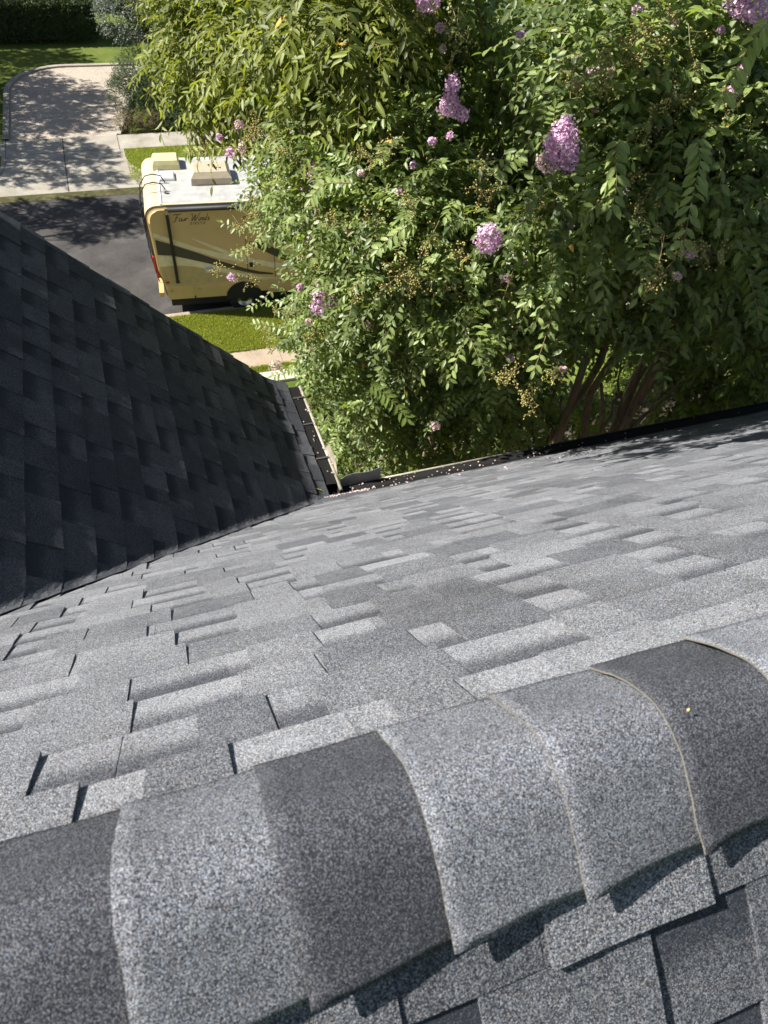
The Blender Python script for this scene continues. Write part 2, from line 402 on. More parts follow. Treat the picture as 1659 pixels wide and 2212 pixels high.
# ridge caps
def make_cap(k, tone, lift_far):
    x0 = -.2728 + EXP * k; mb = MB(); R_ = .055; half = R_ * math.pi / 4; smax = .156
    NS, NX = 30, 8; rr = random.Random(100 + k)
    def prof(s, n):
        sg = 1 if s >= 0 else -1; a = abs(s)
        if a < half:
            ph = a / R_; y = R_ * math.sin(ph); z = -.414 * R_ - R_ * (1 - math.cos(ph)); ny, nz = math.sin(ph), math.cos(ph)
        else:
            y = R_ * S2 + (a - half) * S2; z = -.414 * R_ - R_ * (1 - S2) - (a - half) * S2; ny = nz = S2
        return sg * (y + ny * n), z + nz * n
    top, bot, vs, ws = [], [], [], []
    wob = rr.uniform(-.004, .004)
    for th in (0, 1):
        for i in range(NX + 1):
            g = i / NX
            for j in range(NS + 1):
                s = -.134 + (.134 + .143) * j / NS; s_ = s + .002 * math.sin(g * 7 + k) * (abs(s) / smax)
                n = .0108 * (1 - g) + .0075 * g + .007 * (s < 0) * min(1, -s / .08)
                endL = max(0, 1 - g * 3)
                n += (1 - g) ** 1.6 * .017 * max(0, -s / smax) ** 3 + endL * lift_far * math.exp(-((s - .085) / .05) ** 2)
                n += .0025 * noise.noise(Vector(((x0 + (EXP + .016) * g) * 9, s * 14, 2.5))) - th * .0026
                y, z = prof(s_, n)
                xx = x0 + (EXP + .016) * g + wob * (s / smax) * .5 + .0022 * noise.noise(Vector((s * 30, k * 3.1, 0))) * (1 - g) + .0008 * noise.noise(Vector((s * 260, k, 5))) * (i == 0)
                vs.append((xx, YR + y, ZR + z)); ws.append(0)
    W = NS + 1; T = W * (NX + 1); fs = []; mi = []
    for i in range(NX):
        for j in range(NS):
            fs.append((i*W+j, (i+1)*W+j, (i+1)*W+j+1, i*W+j+1))
    mb.add(vs, fs, tone, ws, 0)
    n0 = 0
    fs2 = [(j, j+1, T+j+1, T+j) for j in range(NS)]
    mb.f += fs2; mb.mi += [1] * len(fs2)
    fs3 = [(i*W, T+i*W, T+(i+1)*W, (i+1)*W) for i in range(NX)] + [(i*W+NS, (i+1)*W+NS, T+(i+1)*W+NS, T+i*W+NS) for i in range(NX)]
    mb.f += fs3; mb.mi += [0] * len(fs3)
    o = mb.build('ridge_cap', [M['cap'], M['felt']], house, smooth=False)
    for i, pl in enumerate(o.data.polygons): pl.use_smooth = pl.material_index == 0 and i < NX * NS
    return o
capt = {-3: .4, -2: .3, -1: .4, 0: .14, 1: .42, 2: .10, 3: .46, 4: .40, 5: .10, 6: .54, 7: .5, 8: .2, 9: .5}
for k in range(-8, 26):
    o = make_cap(k, capt.get(k, random.choice([.2, .35, .45, .5])), {5: .006, 6: .008, 4: .004}.get(k, .001))
    if k in (2,): o['label'] = 'dark ridge cap shingle between two paler caps'

# gutters
g1 = MB()   # wing gutter along y
gz = ZE + .135
g1.prism([(XG - .012, YM - .0, gz), (XG - .012, YM - .0, gz - .12), (XG + .07, YM - .0, gz - .12), (XG + .088, YM - .0, gz - .02), (XG + .078, YM - .0, gz - .02), (XG + .06, YM - .0, gz - .11), (XG - .004, YM - .0, gz - .11), (XG - .004, YM - .0, gz)], (0, YK - YM - .0, 0))
wg = g1.build('gutter', M['dark_edge'], house); wg['label'] = 'gutter of the dark wing with cream outer lip'
g = MB(); g.tube([(XG + .087, YM - .0, gz - .012), (XG + .087, YK - .04, gz - .012)], .013, 8)
g.build('gutter_lip', M['cream_metal'], wg, True)
g = MB(); nn = 30
for i in range(nn):
    ya = YE + (YK - YE - .05) * i / nn; yb = YE + (YK - YE - .05) * (i + 1) / nn
    for (xa, za), (xb, zb) in (((XG - .005, gz + .004), (XG + .045, gz + .002)), ((XG + .045, gz + .002), (XG + .076, gz - .006))):
        g.add([(xa, ya, za), (xb, ya, zb), (xb, yb, zb + .001 * math.sin(i)), (xa, yb, za)], [(0, 1, 2, 3)])
g.build('gutter_guard', M['mesh_guard'], wg)
for yy in (YE + .25, YE + .62, YE + .93):
    g = MB(); g.box((XG - .005, yy, gz + .006), (XG + .085, yy + .014, gz + .010)); g.build('gutter_hanger', M['joint'], wg)
mg = MB(); gy = ZE + .045
mg.prism([(XG + .03, YM - .004, gy), (XG + .03, YM - .004, gy - .12), (XG + .03, YM + .085, gy - .12), (XG + .03, YM + .105, gy - .015), (XG + .03, YM + .095, gy - .015), (XG + .03, YM + .075, gy - .11), (XG + .03, YM + .004, gy - .11), (XG + .03, YM + .004, gy)], (7.5, 0, 0))
mgo = mg.build('gutter', M['black'], house); mgo['label'] = 'long black gutter along the sunlit main slope'
g = MB(); k = 60
for i in range(k):
    xa = XG + .03 + 7.5 * i / k; xb = XG + .03 + 7.5 * (i + 1) / k
    g.add([(xa, YM - .002, gy + .006), (xb, YM - .002, gy + .006), (xb, YM + .098, gy - .004), (xa, YM + .098, gy - .004)], [(0, 1, 2, 3)])
g.build('gutter_guard', M['mesh_guard'], mgo)
g = MB(); g.tube([(XG + .4, YM + .104, gy - .006), (XG + 1.6, YM + .104, gy - .006)], .008, 8); g.build('gutter_lip', M['cream_metal'], mgo, True)
g = MB(); g.tube([(XG + 1.6, YM + .104, gy - .006), (8.5, YM + .104, gy - .006)], .008, 8); g.build('gutter_lip', M['black'], mgo, True)
# corner splash guards
def sheet(name, base, top, mat, th=.002, label=None):
    mb = MB(); n = len(base); vs = [Vector(p) for p in base] + [Vector(p) for p in top]
    fs = [(i, i+1, n+i+1, n+i) for i in range(n - 1)]
    off = Vector((0, th, 0)) if abs(base[0][0] - base[-1][0]) > abs(base[0][1] - base[-1][1]) else Vector((th, 0, 0))
    m_ = 2 * n; vs += [p + off for p in vs]
    fs += [(m_ + i, m_ + n + i, m_ + n + i + 1, m_ + i + 1) for i in range(n - 1)]
    fs += [(i, m_+i, m_+i+1, i+1) for i in range(n-1)] + [(n+i, n+i+1, m_+n+i+1, m_+n+i) for i in range(n-1)]
    fs += [(0, n, m_+n, m_), (n-1, m_+n-1, m_+2*n-1, 2*n-1)]
    mb.add(vs, fs); o = mb.build(name, mat, house, False)
    if label: o['label'] = label
    return o
cf = MB(); cf.prism([(XG - .15, YE - .32, ZR - (YE - .32 - YR) + .010), (XC + .25, YE - .32, ZR - (YE - .32 - YR) + .006), (XC + .25, YM - .004, ZR - (YM - .004 - YR) + .012), (XG - .12, YM - .004, ZR - (YM - .004 - YR) + .05)], (0, 0, -.012), .2)
cf.build('valley_flashing', M['shingle'], house)
by = YM + .108
xs = [XG + .115, XG + .16, XG + .21, XG + .26, XG + .31, XG + .36, XG + .41]
sheet('splash_guard', [(x, by, gy - .03) for x in xs], [(x, by + .010 * math.sin(i * 1.1), gy + [.062, .080, .090, .094, .098, .104, .108][i]) for i, x in enumerate(xs)], M['grey_metal'], label='bent grey metal guard standing on the long gutter')
ys = [YE + .06, YE + .13, YE + .20, YE + .27, YE + .34]
sheet('splash_guard', [(XG + .095, y, gz - .06) for y in ys], [(XG + .095 + .012 * math.sin(i), y + .015, gz + [.02, .06, .075, .105, .0][i]) for i, y in enumerate(ys)], M['cream_metal'], label='cream metal guard fin at the inner corner')

# ------------------------------------------------------------------ foliage system
LV = np.array([[0,0,0],[.28,.40,.06],[.25,0,-.03],[.28,-.40,.06],[.68,.36,.05],[.66,0,-.02],[.68,-.36,.05],[1,0,-.07]], float)
LF = [(0,2,1),(0,3,2),(1,2,5,4),(2,3,6,5),(4,5,7),(5,6,7)]
def nrmz(a): return a / (np.linalg.norm(a, axis=-1, keepdims=True) + 1e-9)
class Foliage:
    def __init__(s): s.V = []; s.T = []; s.W = []; s.L = []; s.start = 0; s.polys = []; s.mi = []; s.n = 0
    def leaves(s, pos, d, n, ln, wr, tone, droop=None):
        """vectorised leaf blades"""
        k = len(pos); d = nrmz(d); n = n - (n * d).sum(1, keepdims=True) * d; n = nrmz(n); b = np.cross(n, d)
        tv = LV[None] * np.ones((k, 1, 1))
        fold = rng.uniform(.3, 2.4, (k, 1)); tv[:, :, 2] *= fold
        if droop is not None: tv[:, :, 2] -= droop[:, None] * tv[:, :, 0] ** 2
        v = pos[:, None] + (d[:, None] * tv[:, :, :1] + b[:, None] * tv[:, :, 1:2] * (wr[:, None, None]) + n[:, None] * tv[:, :, 2:3] * .6) * ln[:, None, None]
        base = s.n + np.arange(k) * 8
        s.V.append(v.reshape(-1, 3)); s.T.append(np.repeat(tone, 8)); s.W.append(np.tile([1,0,1,0,0,1,0,.6], k)); s.n += 8 * k
        for f in LF: s.polys.append((np.array(f)[None] + base[:, None], 0))
    def tris(s, v, f, tone, mi):
        s.V.append(v); s.T.append(np.full(len(v), tone)); s.W.append(np.zeros(len(v))); s.polys.append((np.array(f) + s.n, mi)); s.n += len(v)
    def twigs(s, P0, P1, P2, r):
        """three point triangular twigs, arrays (k,3)"""
        k = len(P0); ang = np.array([0, 2.1, 4.2]); a = nrmz(np.cross(P2 - P0, np.tile([.2, .3, .9], (k, 1)))); b = nrmz(np.cross(P2 - P0, a))
        V = []
        for P, q in ((P0, 1.0), (P1, .75), (P2, .35)):
            V.append(P[:, None] + (a[:, None] * np.cos(ang)[None, :, None] + b[:, None] * np.sin(ang)[None, :, None]) * (r * q))
        V = np.concatenate(V, 1)
        base = s.n + np.arange(k) * 9
        s.V.append(V.reshape(-1, 3)); s.T.append(np.full(9 * k, .5)); s.W.append(np.zeros(9 * k)); s.n += 9 * k
        for j in (0, 3):
            for i in range(3):
                s.polys.append((np.array([j+i, j+(i+1)%3, j+3+(i+1)%3, j+3+i])[None] + base[:, None], 1))
    def build(s, name, mats, parent=None):
        V = np.concatenate(s.V).astype(np.float32); T = np.concatenate(s.T).astype(np.float32); W = np.concatenate(s.W).astype(np.float32)
        me = bpy.data.meshes.new(name); me.vertices.add(len(V)); me.vertices.foreach_set('co', V.ravel())
        cnt = np.concatenate([np.full(len(p), p.shape[1]) for p, _ in s.polys]); loops = np.concatenate([p.ravel() for p, _ in s.polys])
        mi = np.concatenate([np.full(len(p), q) for p, q in s.polys])
        me.loops.add(len(loops)); me.loops.foreach_set('vertex_index', loops.astype(np.int32))
        me.polygons.add(len(cnt)); st = np.concatenate([[0], np.cumsum(cnt)[:-1]]); me.polygons.foreach_set('loop_start', st.astype(np.int32))
        for q in mats: me.materials.append(q)
        me.polygons.foreach_set('material_index', mi.astype(np.int32))
        me.update(calc_edges=True)
        a = me.attributes.new('tone', 'FLOAT', 'POINT'); a.data.foreach_set('value', T)
        a = me.attributes.new('vv', 'FLOAT', 'POINT'); a.data.foreach_set('value', W)
        o = bpy.data.objects.new(name, me); COL.objects.link(o); o.parent = parent
        return o
def sprays(F, base, d, L, nl, leaf, wr=.5, droop=.35, tone=(.2, .9), lift=.45, sidew=.9, twig_r=.0022, hang=0.15, tipbright=0.0, twigs=True):
    """base (k,3), d (k,3) outward directions, L (k,) lengths"""
    k = len(base); d = nrmz(d); g = np.array([0, 0, -1.0])
    up = np.array([0, 0, 1.0]); side = nrmz(np.cross(d, up + rng.normal(0, .35, (k, 3)))); nn = np.cross(side, d)
    dr = droop * rng.uniform(.4, 1.5, k)
    def P(t): return base + d * (L * t)[:, None] + g * (dr * L * t * t)[:, None]
    one = np.ones(k)
    if twigs: F.twigs(base, P(.5 * one), P(one * 1.0), twig_r)
    sp_t = rng.uniform(tone[0], tone[1], k)
    for i in range(nl):
        t = (i + .6) / nl * one * .97
        p = P(t); tan = nrmz(d + g * (2 * dr * t)[:, None]); sg = 1 if i % 2 == 0 else -1
        if i == nl - 1: ld = tan + rng.normal(0, .15, (k, 3))
        else: ld = tan * rng.uniform(.3, .8, (k, 1)) + side * sg * sidew + rng.normal(0, .22, (k, 3)) + g * hang
        n = nn * lift * .7 + np.array([-.30, -.14, .62]) + rng.normal(0, .36, (k, 3))
        size = leaf * rng.uniform(.72, 1.18, k) * (1 - .25 * abs(i / nl - .45))
        tn = np.clip(sp_t + rng.normal(0, .12, k) + tipbright * (i / nl) ** 2, 0, .93)
        yl = rng.random(k) < .0015; tn[yl] = 1.0
        F.leaves(p, ld, n, size, np.full(k, wr) * rng.uniform(.85, 1.15, k), tn, rng.uniform(0, .5, k))
def in_blob(blobs, n, shell=.55):
    """random points in the outer part of ellipsoids, and their outward direction"""
    vol = np.array([b[3] ** 2 for b in blobs]); idx = rng.choice(len(blobs), n, p=vol / vol.sum())
    C = np.array([b[:3] for b in blobs])[idx]; R = np.array([b[3] for b in blobs])[idx]
    u = nrmz(rng.normal(0, 1, (n, 3))); r = shell + (1 - shell) * rng.random(n) ** .6
    sc = np.array([1, 1, .85])
    return C + u * (R * r)[:, None] * sc, u, r
def limb(parent, name, pts, r0, r1, mat, n=8, jitter=.03, seed=1):
    rr = random.Random(seed); P = []
    pts = [Vector(p) for p in pts]
    for i in range(len(pts) - 1):
        m_ = 5
        for j in range(m_):
            q = pts[i].lerp(pts[i+1], j / m_)
            if not (i == 0 and j == 0): q += Vector((rr.gauss(0, jitter), rr.gauss(0, jitter), rr.gauss(0, jitter)))
            P.append(q)
    P.append(pts[-1]); k = len(P)
    mb = MB(); mb.tube(P, [r0 + (r1 - r0) * i / (k - 1) for i in range(k)], n); return mb.build(name, mat, parent, True)

# flower and seed clusters ------------------------------------------------
def flower(parent, c, rx, rz, n, mat, seed, cone=0.0):
    r_ = np.random.default_rng(seed); F = Foliage()
    k = n; u = nrmz(r_.normal(0, 1, (k, 3))); r = (r_.uniform(.6, 1.0, k) + (r_.random(k) < .18) * r_.uniform(.05, .25, k))[:, None] * (1 + .18 * np.sin(u[:, :1] * 9 + seed) * np.cos(u[:, 2:] * 8))
    p = u * r * np.array([rx, rx, rz])
    if cone: p[:, :2] *= (1 - cone * (p[:, 2:] / rz))
    p += np.array(c)
    V = []; polys = []
    q = r_.uniform(.006, .0135, k)
    a = nrmz(np.cross(u, r_.normal(0, 1, (k, 3)))); b = nrmz(np.cross(u, a) + .6 * r_.normal(0, 1, (k, 3)))
    V = np.stack([p - a * q[:, None], p - b * q[:, None] * .8 + u * .003, p + a * q[:, None], p + b * q[:, None] * .8 + u * .004, p - u * .004], 1)
    base = F.n + np.arange(k) * 5
    F.V.append(V.reshape(-1, 3)); F.T.append(np.repeat(r_.random(k), 5)); F.W.append(np.zeros(5 * k)); F.n += 5 * k
    for f in ((0, 1, 4), (1, 2, 4), (2, 3, 4), (3, 0, 4)): F.polys.append((np.array(f)[None] + base[:, None], 0))
    return F.build('flower_cluster', [M[mat]], parent)
ICO = None
def beads(F, pts, rad, mi, tone=.5):
    V0 = np.array([(0,0,1),(1,0,0),(0,1,0),(-1,0,0),(0,-1,0),(0,0,-1)], float)
    m1 = np.array([(.6,.6,.55),(-.6,.6,.55),(-.6,-.6,.55),(.6,-.6,.55),(.6,.6,-.55),(-.6,.6,-.55),(-.6,-.6,-.55),(.6,-.6,-.55)])
    V0 = np.concatenate([V0, m1]); f = [(0,9,1,6),(0,6,2,7),(0,7,3,8),(0,8,4,9),(5,10,1,13),(5,11,2,10),(5,12,3,11),(5,13,4,12),(1,10,2,6),(2,11,3,7),(3,12,4,8),(4,13,1,9)]
    k = len(pts); V = pts[:, None] + V0[None] * rad[:, None, None]; base = F.n + np.arange(k) * 14
    F.V.append(V.reshape(-1, 3)); F.T.append(np.full(14 * k, tone)); F.W.append(np.zeros(14 * k)); F.n += 14 * k
    for q in f: F.polys.append((np.array(q)[None] + base[:, None], mi))
def seeds(parent, c, d, size, seed, n=9):
    r_ = np.random.default_rng(seed); F = Foliage(); c = np.array(c, float); d = nrmz(np.array(d, float))
    tip = c + d * size; F.twigs(c[None], ((c + tip) / 2 + r_.normal(0, .01, 3))[None], tip[None], .0022)
    P = []
    B0, B1 = [], []
    for i in range(n):
        t = .15 + .85 * i / n; b = c + (tip - c) * t; dd = nrmz(d * .5 + r_.normal(0, .7, 3)); e = b + dd * size * .42 * (1.1 - .6 * t)
        B0.append(b); B1.append(e)
        for j in range(4):
            q = b + (e - b) * (.4 + .2 * j); o = r_.normal(0, size * .06, 3); B0.append(q); B1.append(q + o); P.append(q + o)
        P.append(e)
    B0 = np.array(B0); B1 = np.array(B1); F.twigs(B0, (B0 + B1) / 2, B1, .0012)
    P = np.array(P); beads(F, P, r_.uniform(.0042, .0065, len(P)), 0)
    return F.build('seed_cluster', [M['seed'], M['twig']], parent)

# ------------------------------------------------------------------ ground, street
def struct(name, mb, mat, label=None):
    o = mb.build(name, mat); o['kind'] = 'structure'
    if label: o['label'] = label
    return o
def sheet_poly(poly, z, z0=None):
    mb = MB(); n = len(poly)
    if z0 is None: mb.add([(x, y, z) for x, y in poly], [tuple(range(n))])
    else: mb.prism([(x, y, z0) for x, y in poly], (0, 0, z - z0))
    return mb
struct('ground', sheet_poly([(-400, -400), (400, -400), (400, 800), (-400, 800)], -.16), M['grass'])
struct('street', sheet_poly([(-120, 16.15), (120, 16.15), (120, 23.9), (-120, 23.9)], -.148), M['asphalt'])
# near side: curb, lawn strip, sidewalk, grass edge, pale slab, planting bed
CURB_N = 16.28
mb = MB()
x = -40.0
while x < 40: mb.box((x, CURB_N - .17, -.16), (x + 2.44, CURB_N, .0)); x += 2.45
struct('curb', mb, M['concrete_pink'])
struct('lawn', sheet_poly([(-60, 14.30), (60, 14.30), (60, CURB_N - .17), (-60, CURB_N - .17)], .01, -.15), M['grass'])
mb = MB(); x = -40.3
while x < 40: mb.box((x, 13.62, -.15), (x + 1.19, 14.30, .0)); x += 1.2
struct('sidewalk', mb, M['concrete_pink'])
struct('lawn', sheet_poly([(-60, 13.32), (60, 13.32), (60, 13.62), (-60, 13.62)], .0, -.15), M['grass'])
struct('walkway', sheet_poly([(-8, 12.95), (3.3, 12.95), (3.3, 13.32), (-8, 13.32)], .05, -.15), M['concrete_new'])
struct('lawn', sheet_poly([(-60, 10.9), (60, 10.9), (60, 13.32), (3.302, 13.32), (3.302, 12.948), (-60, 12.948)], -.02, -.15), M['grass'])
struct('soil_bed', sheet_poly([(-60, 2.5), (60, 2.5), (60, 10.9), (-60, 10.9)], .0, -.15), M['soil'])
# far side
YF = 23.45
struct('gutter_strip', sheet_poly([(-60, YF - .02), (60, YF - .02), (60, YF + .42), (-60, YF + .42)], -.140, -.155), M['moss'])
def arc(cx, cy, r, a0, a1, n=8): return [(cx + r * math.cos(math.radians(a0 + (a1 - a0) * i / n)), cy + r * math.sin(math.radians(a0 + (a1 - a0) * i / n))) for i in range(n + 1)]
XL, XR, YW0, YW1 = -3.35, .25, 26.55, 27.75
right_flare = [(XR, YW0)] + arc(XR + 1.9, YW0 - .6, 1.9, 180, 250, 8) + [(XR + 1.9, YF + .42)]
left_flare = [(XL - 1.3, YF + .42)] + arc(XL - 1.5, YW0 - .6, 1.5, 290, 360, 8) + [(XL, YW0)]
mb = MB(); P_ = left_flare + right_flare
mb.add([(x, y, -.136 + .136 * max(0, min(1, (y - YF - .4) / 1.2))) for x, y in P_] , [tuple(range(len(P_)))[::-1]])
# finer apron mesh: rows across
mb = MB(); rows = 16
def xl(y):
    pts = sorted(left_flare, key=lambda p: p[1]); 
    for a, b in zip(pts, pts[1:]):
        if a[1] <= y <= b[1] and b[1] > a[1]: return a[0] + (b[0] - a[0]) * (y - a[1]) / (b[1] - a[1])
    return XL
def xr(y):
    pts = sorted(right_flare, key=lambda p: p[1])
    for a, b in zip(pts, pts[1:]):
        if a[1] <= y <= b[1] and b[1] > a[1]: return a[0] + (b[0] - a[0]) * (y - a[1]) / (b[1] - a[1])
    return XR
vs = []; XM = -1.55
for i in range(rows + 1):
    y = YF + .42 + (YW0 - YF - .42) * i / rows; z = -.136 + .136 * min(1, i / rows * 1.6)
    vs += [(xl(y), y, z), (XM - .012, y, z), (XM + .012, y, z), (xr(y), y, z)]
mb.add(vs, [f for i in range(rows) for f in ((i*4, i*4+1, i*4+5, i*4+4), (i*4+2, i*4+3, i*4+7, i*4+6))])
mb.prism([(XL, YW0 + .025, -.1), (XM - .012, YW0 + .025, -.1), (XM - .012, YW1, -.1), (XL, YW1, -.1)], (0, 0, .1))
mb.prism([(XM + .012, YW0 + .025, -.1), (XR, YW0 + .025, -.1), (XR, YW1, -.1), (XM + .012, YW1, -.1)], (0, 0, .1))
struct('driveway_apron', mb, M['concrete'])
mb = MB(); x = XR + .02
while x < 40: mb.box((x, YW0, -.15), (x + 1.48, YW1, .0)); x += 1.5
x = XL - .02
while x > -40: mb.box((x - 1.48, YW0, -.15), (x, YW1, .0)); x -= 1.5
struct('sidewalk', mb, M['concrete'])
# verge grass both sides of the apron, with rounded corners
pr_ = [(XR + .02, YW0 - .02)] + [(x + .14, y) for x, y in arc(XR + 1.9, YW0 - .6, 1.9, 180, 250, 8)] + [(60, YF + .55), (60, YW0 - .02)]
pr_[1] = (XR + .14, YW0 - .6)
struct('lawn', sheet_poly(pr_, .0, -.155), M['grass'])
pl_ = [(-60, YW0 - .02), (-60, YF + .55)] + [(x - .14, y) for x, y in arc(XL - 1.5, YW0 - .6, 1.5, 290, 360, 8)] + [(XL - .02, YW0 - .02)]
struct('lawn', sheet_poly(pl_, .0, -.155), M['grass'])
def strip(path, w, z0, z1, mb):
    P2 = [Vector(p) for p in path]
    L_, R_ = [], []
    for i, p in enumerate(P2):
        d = (P2[min(i+1, len(P2)-1)] - P2[max(i-1, 0)]).normalized(); n = Vector((-d.y, d.x)) * w / 2
        L_.append(p + n); R_.append(p - n)
    k = len(P2); vs = [(q.x, q.y, z1) for q in L_] + [(q.x, q.y, z1) for q in R_] + [(q.x, q.y, z0) for q in L_] + [(q.x, q.y, z0) for q in R_]
    fs = []
    for i in range(k - 1): fs += [(i, k+i, k+i+1, i+1), (i, i+1, 2*k+i+1, 2*k+i), (k+i, 3*k+i, 3*k+i+1, k+i+1)]
    mb.add(vs, fs)
mb = MB()
strip([(XR + .07, YW0 - .05)] + [(x + .07, y) for x, y in arc(XR + 1.9, YW0 - .6, 1.9, 180, 250, 10)] + [(60, YF + .48)], .13, -.155, .012, mb)
strip([(-60, YF + .48)] + [(x - .07, y) for x, y in arc(XL - 1.5, YW0 - .6, 1.5, 290, 360, 10)] + [(XL - .07, YW0 - .05)], .13, -.155, .012, mb)
struct('curb', mb, M['concrete'])
# gravel drive beyond the sidewalk
YG = 34.9
gl = [(XR, YW1 + .02), (XR, YG)] + arc(XL + 2.0, YG - 2.3, 2.25, 90, 180, 8) + [(XL + .05, YW1 + .02)]
gl = [(XR, YW1 + .02), (1.7, YG)] + [(XL + 2.2 + 2.1 * math.cos(math.radians(a)), YG - 2.6 + 2.6 * math.sin(math.radians(a))) for a in range(90, 181, 9)] + [(XL + .1, YW1 + .02)]
struct('gravel_drive', sheet_poly(gl, -.01, -.15), M['gravel'])
mb = MB(); strip([(1.8, YG + .08)] + [(XL + 2.2 + 2.2 * math.cos(math.radians(a)), YG - 2.6 + 2.7 * math.sin(math.radians(a))) for a in range(90, 181, 9)] + [(XL, YW1 + .02)], .2, -.15, .05, mb)
strip([(XR + .08, YW1 + .02), (1.78, YG + .1)], .14, -.15, .03, mb)
struct('curb', mb, M['concrete'])

# ------------------------------------------------------------------ motorhome
rv = empty('motorhome', (.56, 16.30, -.148), math.radians(-4.5))
tag(rv, 'tan and cream motorhome with dark swooshes parked at the curb, rear ladder and black awning', 'motorhome')
def RVP(name, mb, mat, smooth=False, parent=rv): 
    o = mb.build(name, mat, parent, smooth); return o
GZ = .148
def profile(inset=0):
    pts = [(.03, .46), (-.02, .9), (-.11, 1.2), (-.15, 2.2), (-.16, 2.45)]
    for a in range(180, 89, -15):
        pts.append((.12 + .28 * math.cos(math.radians(a)), 2.50 + .27 * math.sin(math.radians(a))))
    pts += [(6.9, 2.77), (7.35, 2.62), (7.6, 2.3), (7.45, 1.95), (7.0, 1.75), (7.35, 1.35), (8.1, 1.15), (8.3, .9), (8.3, .46)]
    return [(u + (inset if u < 1 else -inset), z - (inset if z > 2 else 0)) for u, z in pts]
WD = 2.66
# body shell with a rounded edge between side and roof / rear
mb = MB(); secs = [(0.0, .085), (.012, .045), (.04, .015), (.085, 0), (WD - .085, 0), (WD - .04, .015), (WD - .012, .045), (WD, .085)]
loops_ = [[(u, w, z + GZ) for u, z in profile(ins)] for w, ins in secs]; k = len(loops_[0]); vs = [p for l in loops_ for p in l]
fs = [(i*k+j, i*k+(j+1)%k, (i+1)*k+(j+1)%k, (i+1)*k+j) for i in range(len(secs)-1) for j in range(k)]
fs += [tuple(range(k)), tuple(range((len(secs)-1)*k, len(secs)*k))[::-1]]
mb.add(vs, fs); body = RVP('body', mb, M['rv_tan'])
body.data.polygons.foreach_set('use_smooth', [i < len(fs) - 2 and (i % k) in range(4, 12) for i in range(len(fs))])
# rear moulded cap : paler rear face and rounded top edge
mb = MB(); pf = profile(0)[0:12]; pin = [(u - .006, z + (.006 if z > 2.6 else 0)) for u, z in pf] + [(.24, 2.777)]
mb.add([(u, w, z + GZ) for w in (.03, WD - .03) for u, z in pin], [(j, j+1, len(pin)+j+1, len(pin)+j) for j in range(len(pin)-1)])
RVP('rear_cap', mb, M['rv_cap'], True)
mb = MB(); mb.box((.26, .11, 2.77 + GZ), (6.85, WD - .11, 2.785 + GZ)); RVP('roof_panel', mb, M['rv_roof'])
mb = MB(); mb.box((.20, .06, 2.772 + GZ), (.255, WD - .06, 2.80 + GZ)); RVP('roof_trim', mb, M['white_plastic'])
mb = MB(); mb.box((.25, .035, 2.765 + GZ), (6.85, .105, 2.79 + GZ)); RVP('roof_rail', mb, M['rv_cap'])
def decal(name, pts, mat, off=-.003, par=None):
    mb = MB(); mb.prism([(u, off, z) for u, z in pts], (0, .006, 0)); return RVP(name, mb, mat, parent=par or rv)
def smoothpoly(top, bot): return top + bot[::-1]
decal('stripe', smoothpoly([(-.05,2.30),(.0,2.285),(.37,2.13),(.88,1.90),(1.41,1.72),(2.0,1.55),(2.6,1.42)], [(-.05,2.20),(.0,2.19),(.36,2.01),(.86,1.80),(1.39,1.58),(2.0,1.42),(2.6,1.33)]), M['rv_cream'])
decal('stripe', smoothpoly([(-.03,2.14),(.32,2.0),(.86,1.77),(1.48,1.48),(2.0,1.27),(2.35,1.16),(2.7,1.09)], [(-.03,1.76),(.31,1.72),(.89,1.54),(1.37,1.38),(1.93,1.19),(2.34,1.08),(2.7,1.05)]), M['rv_dark'], -.004)
decal('stripe', smoothpoly([(.80,2.14),(1.19,1.96),(1.71,1.72),(2.36,1.46),(3.2,1.28),(4.5,1.1)], [(.80,2.13),(1.23,1.86),(1.85,1.52),(2.35,1.33),(3.2,1.12),(4.5,1.0)]), M['rv_cream'], -.005)
decal('stripe', smoothpoly([(-.03,1.75),(.48,1.66),(1.13,1.46),(1.83,1.17),(2.47,.99),(3.3,.92)], [(-.03,1.45),(.4,1.46),(.8,1.40),(1.67,1.12),(2.43,.92),(3.3,.88)]), M['rv_cream'], -.006)
decal('stripe', smoothpoly([(-.0,1.44),(.4,1.455),(.8,1.39),(1.67,1.11),(2.43,.91)], [(-.0,.93),(.5,.93),(1.0,.93),(1.67,.92),(2.43,.90)]), M['rv_olive'], -.004)
decal('stripe', smoothpoly([(2.1,1.98),(2.5,1.90),(2.9,1.70),(3.3,1.50),(4.2,1.2),(5.4,1.05)], [(2.1,1.95),(2.5,1.70),(2.9,1.47),(3.3,1.33),(4.2,1.08),(5.4,1.0)]), M['rv_dark'], -.007)
decal('stripe', smoothpoly([(2.5,2.15),(3.0,1.98),(3.6,1.7),(4.6,1.4)], [(2.5,2.13),(3.0,1.84),(3.6,1.55),(4.6,1.3)]), M['rv_cream'], -.008)
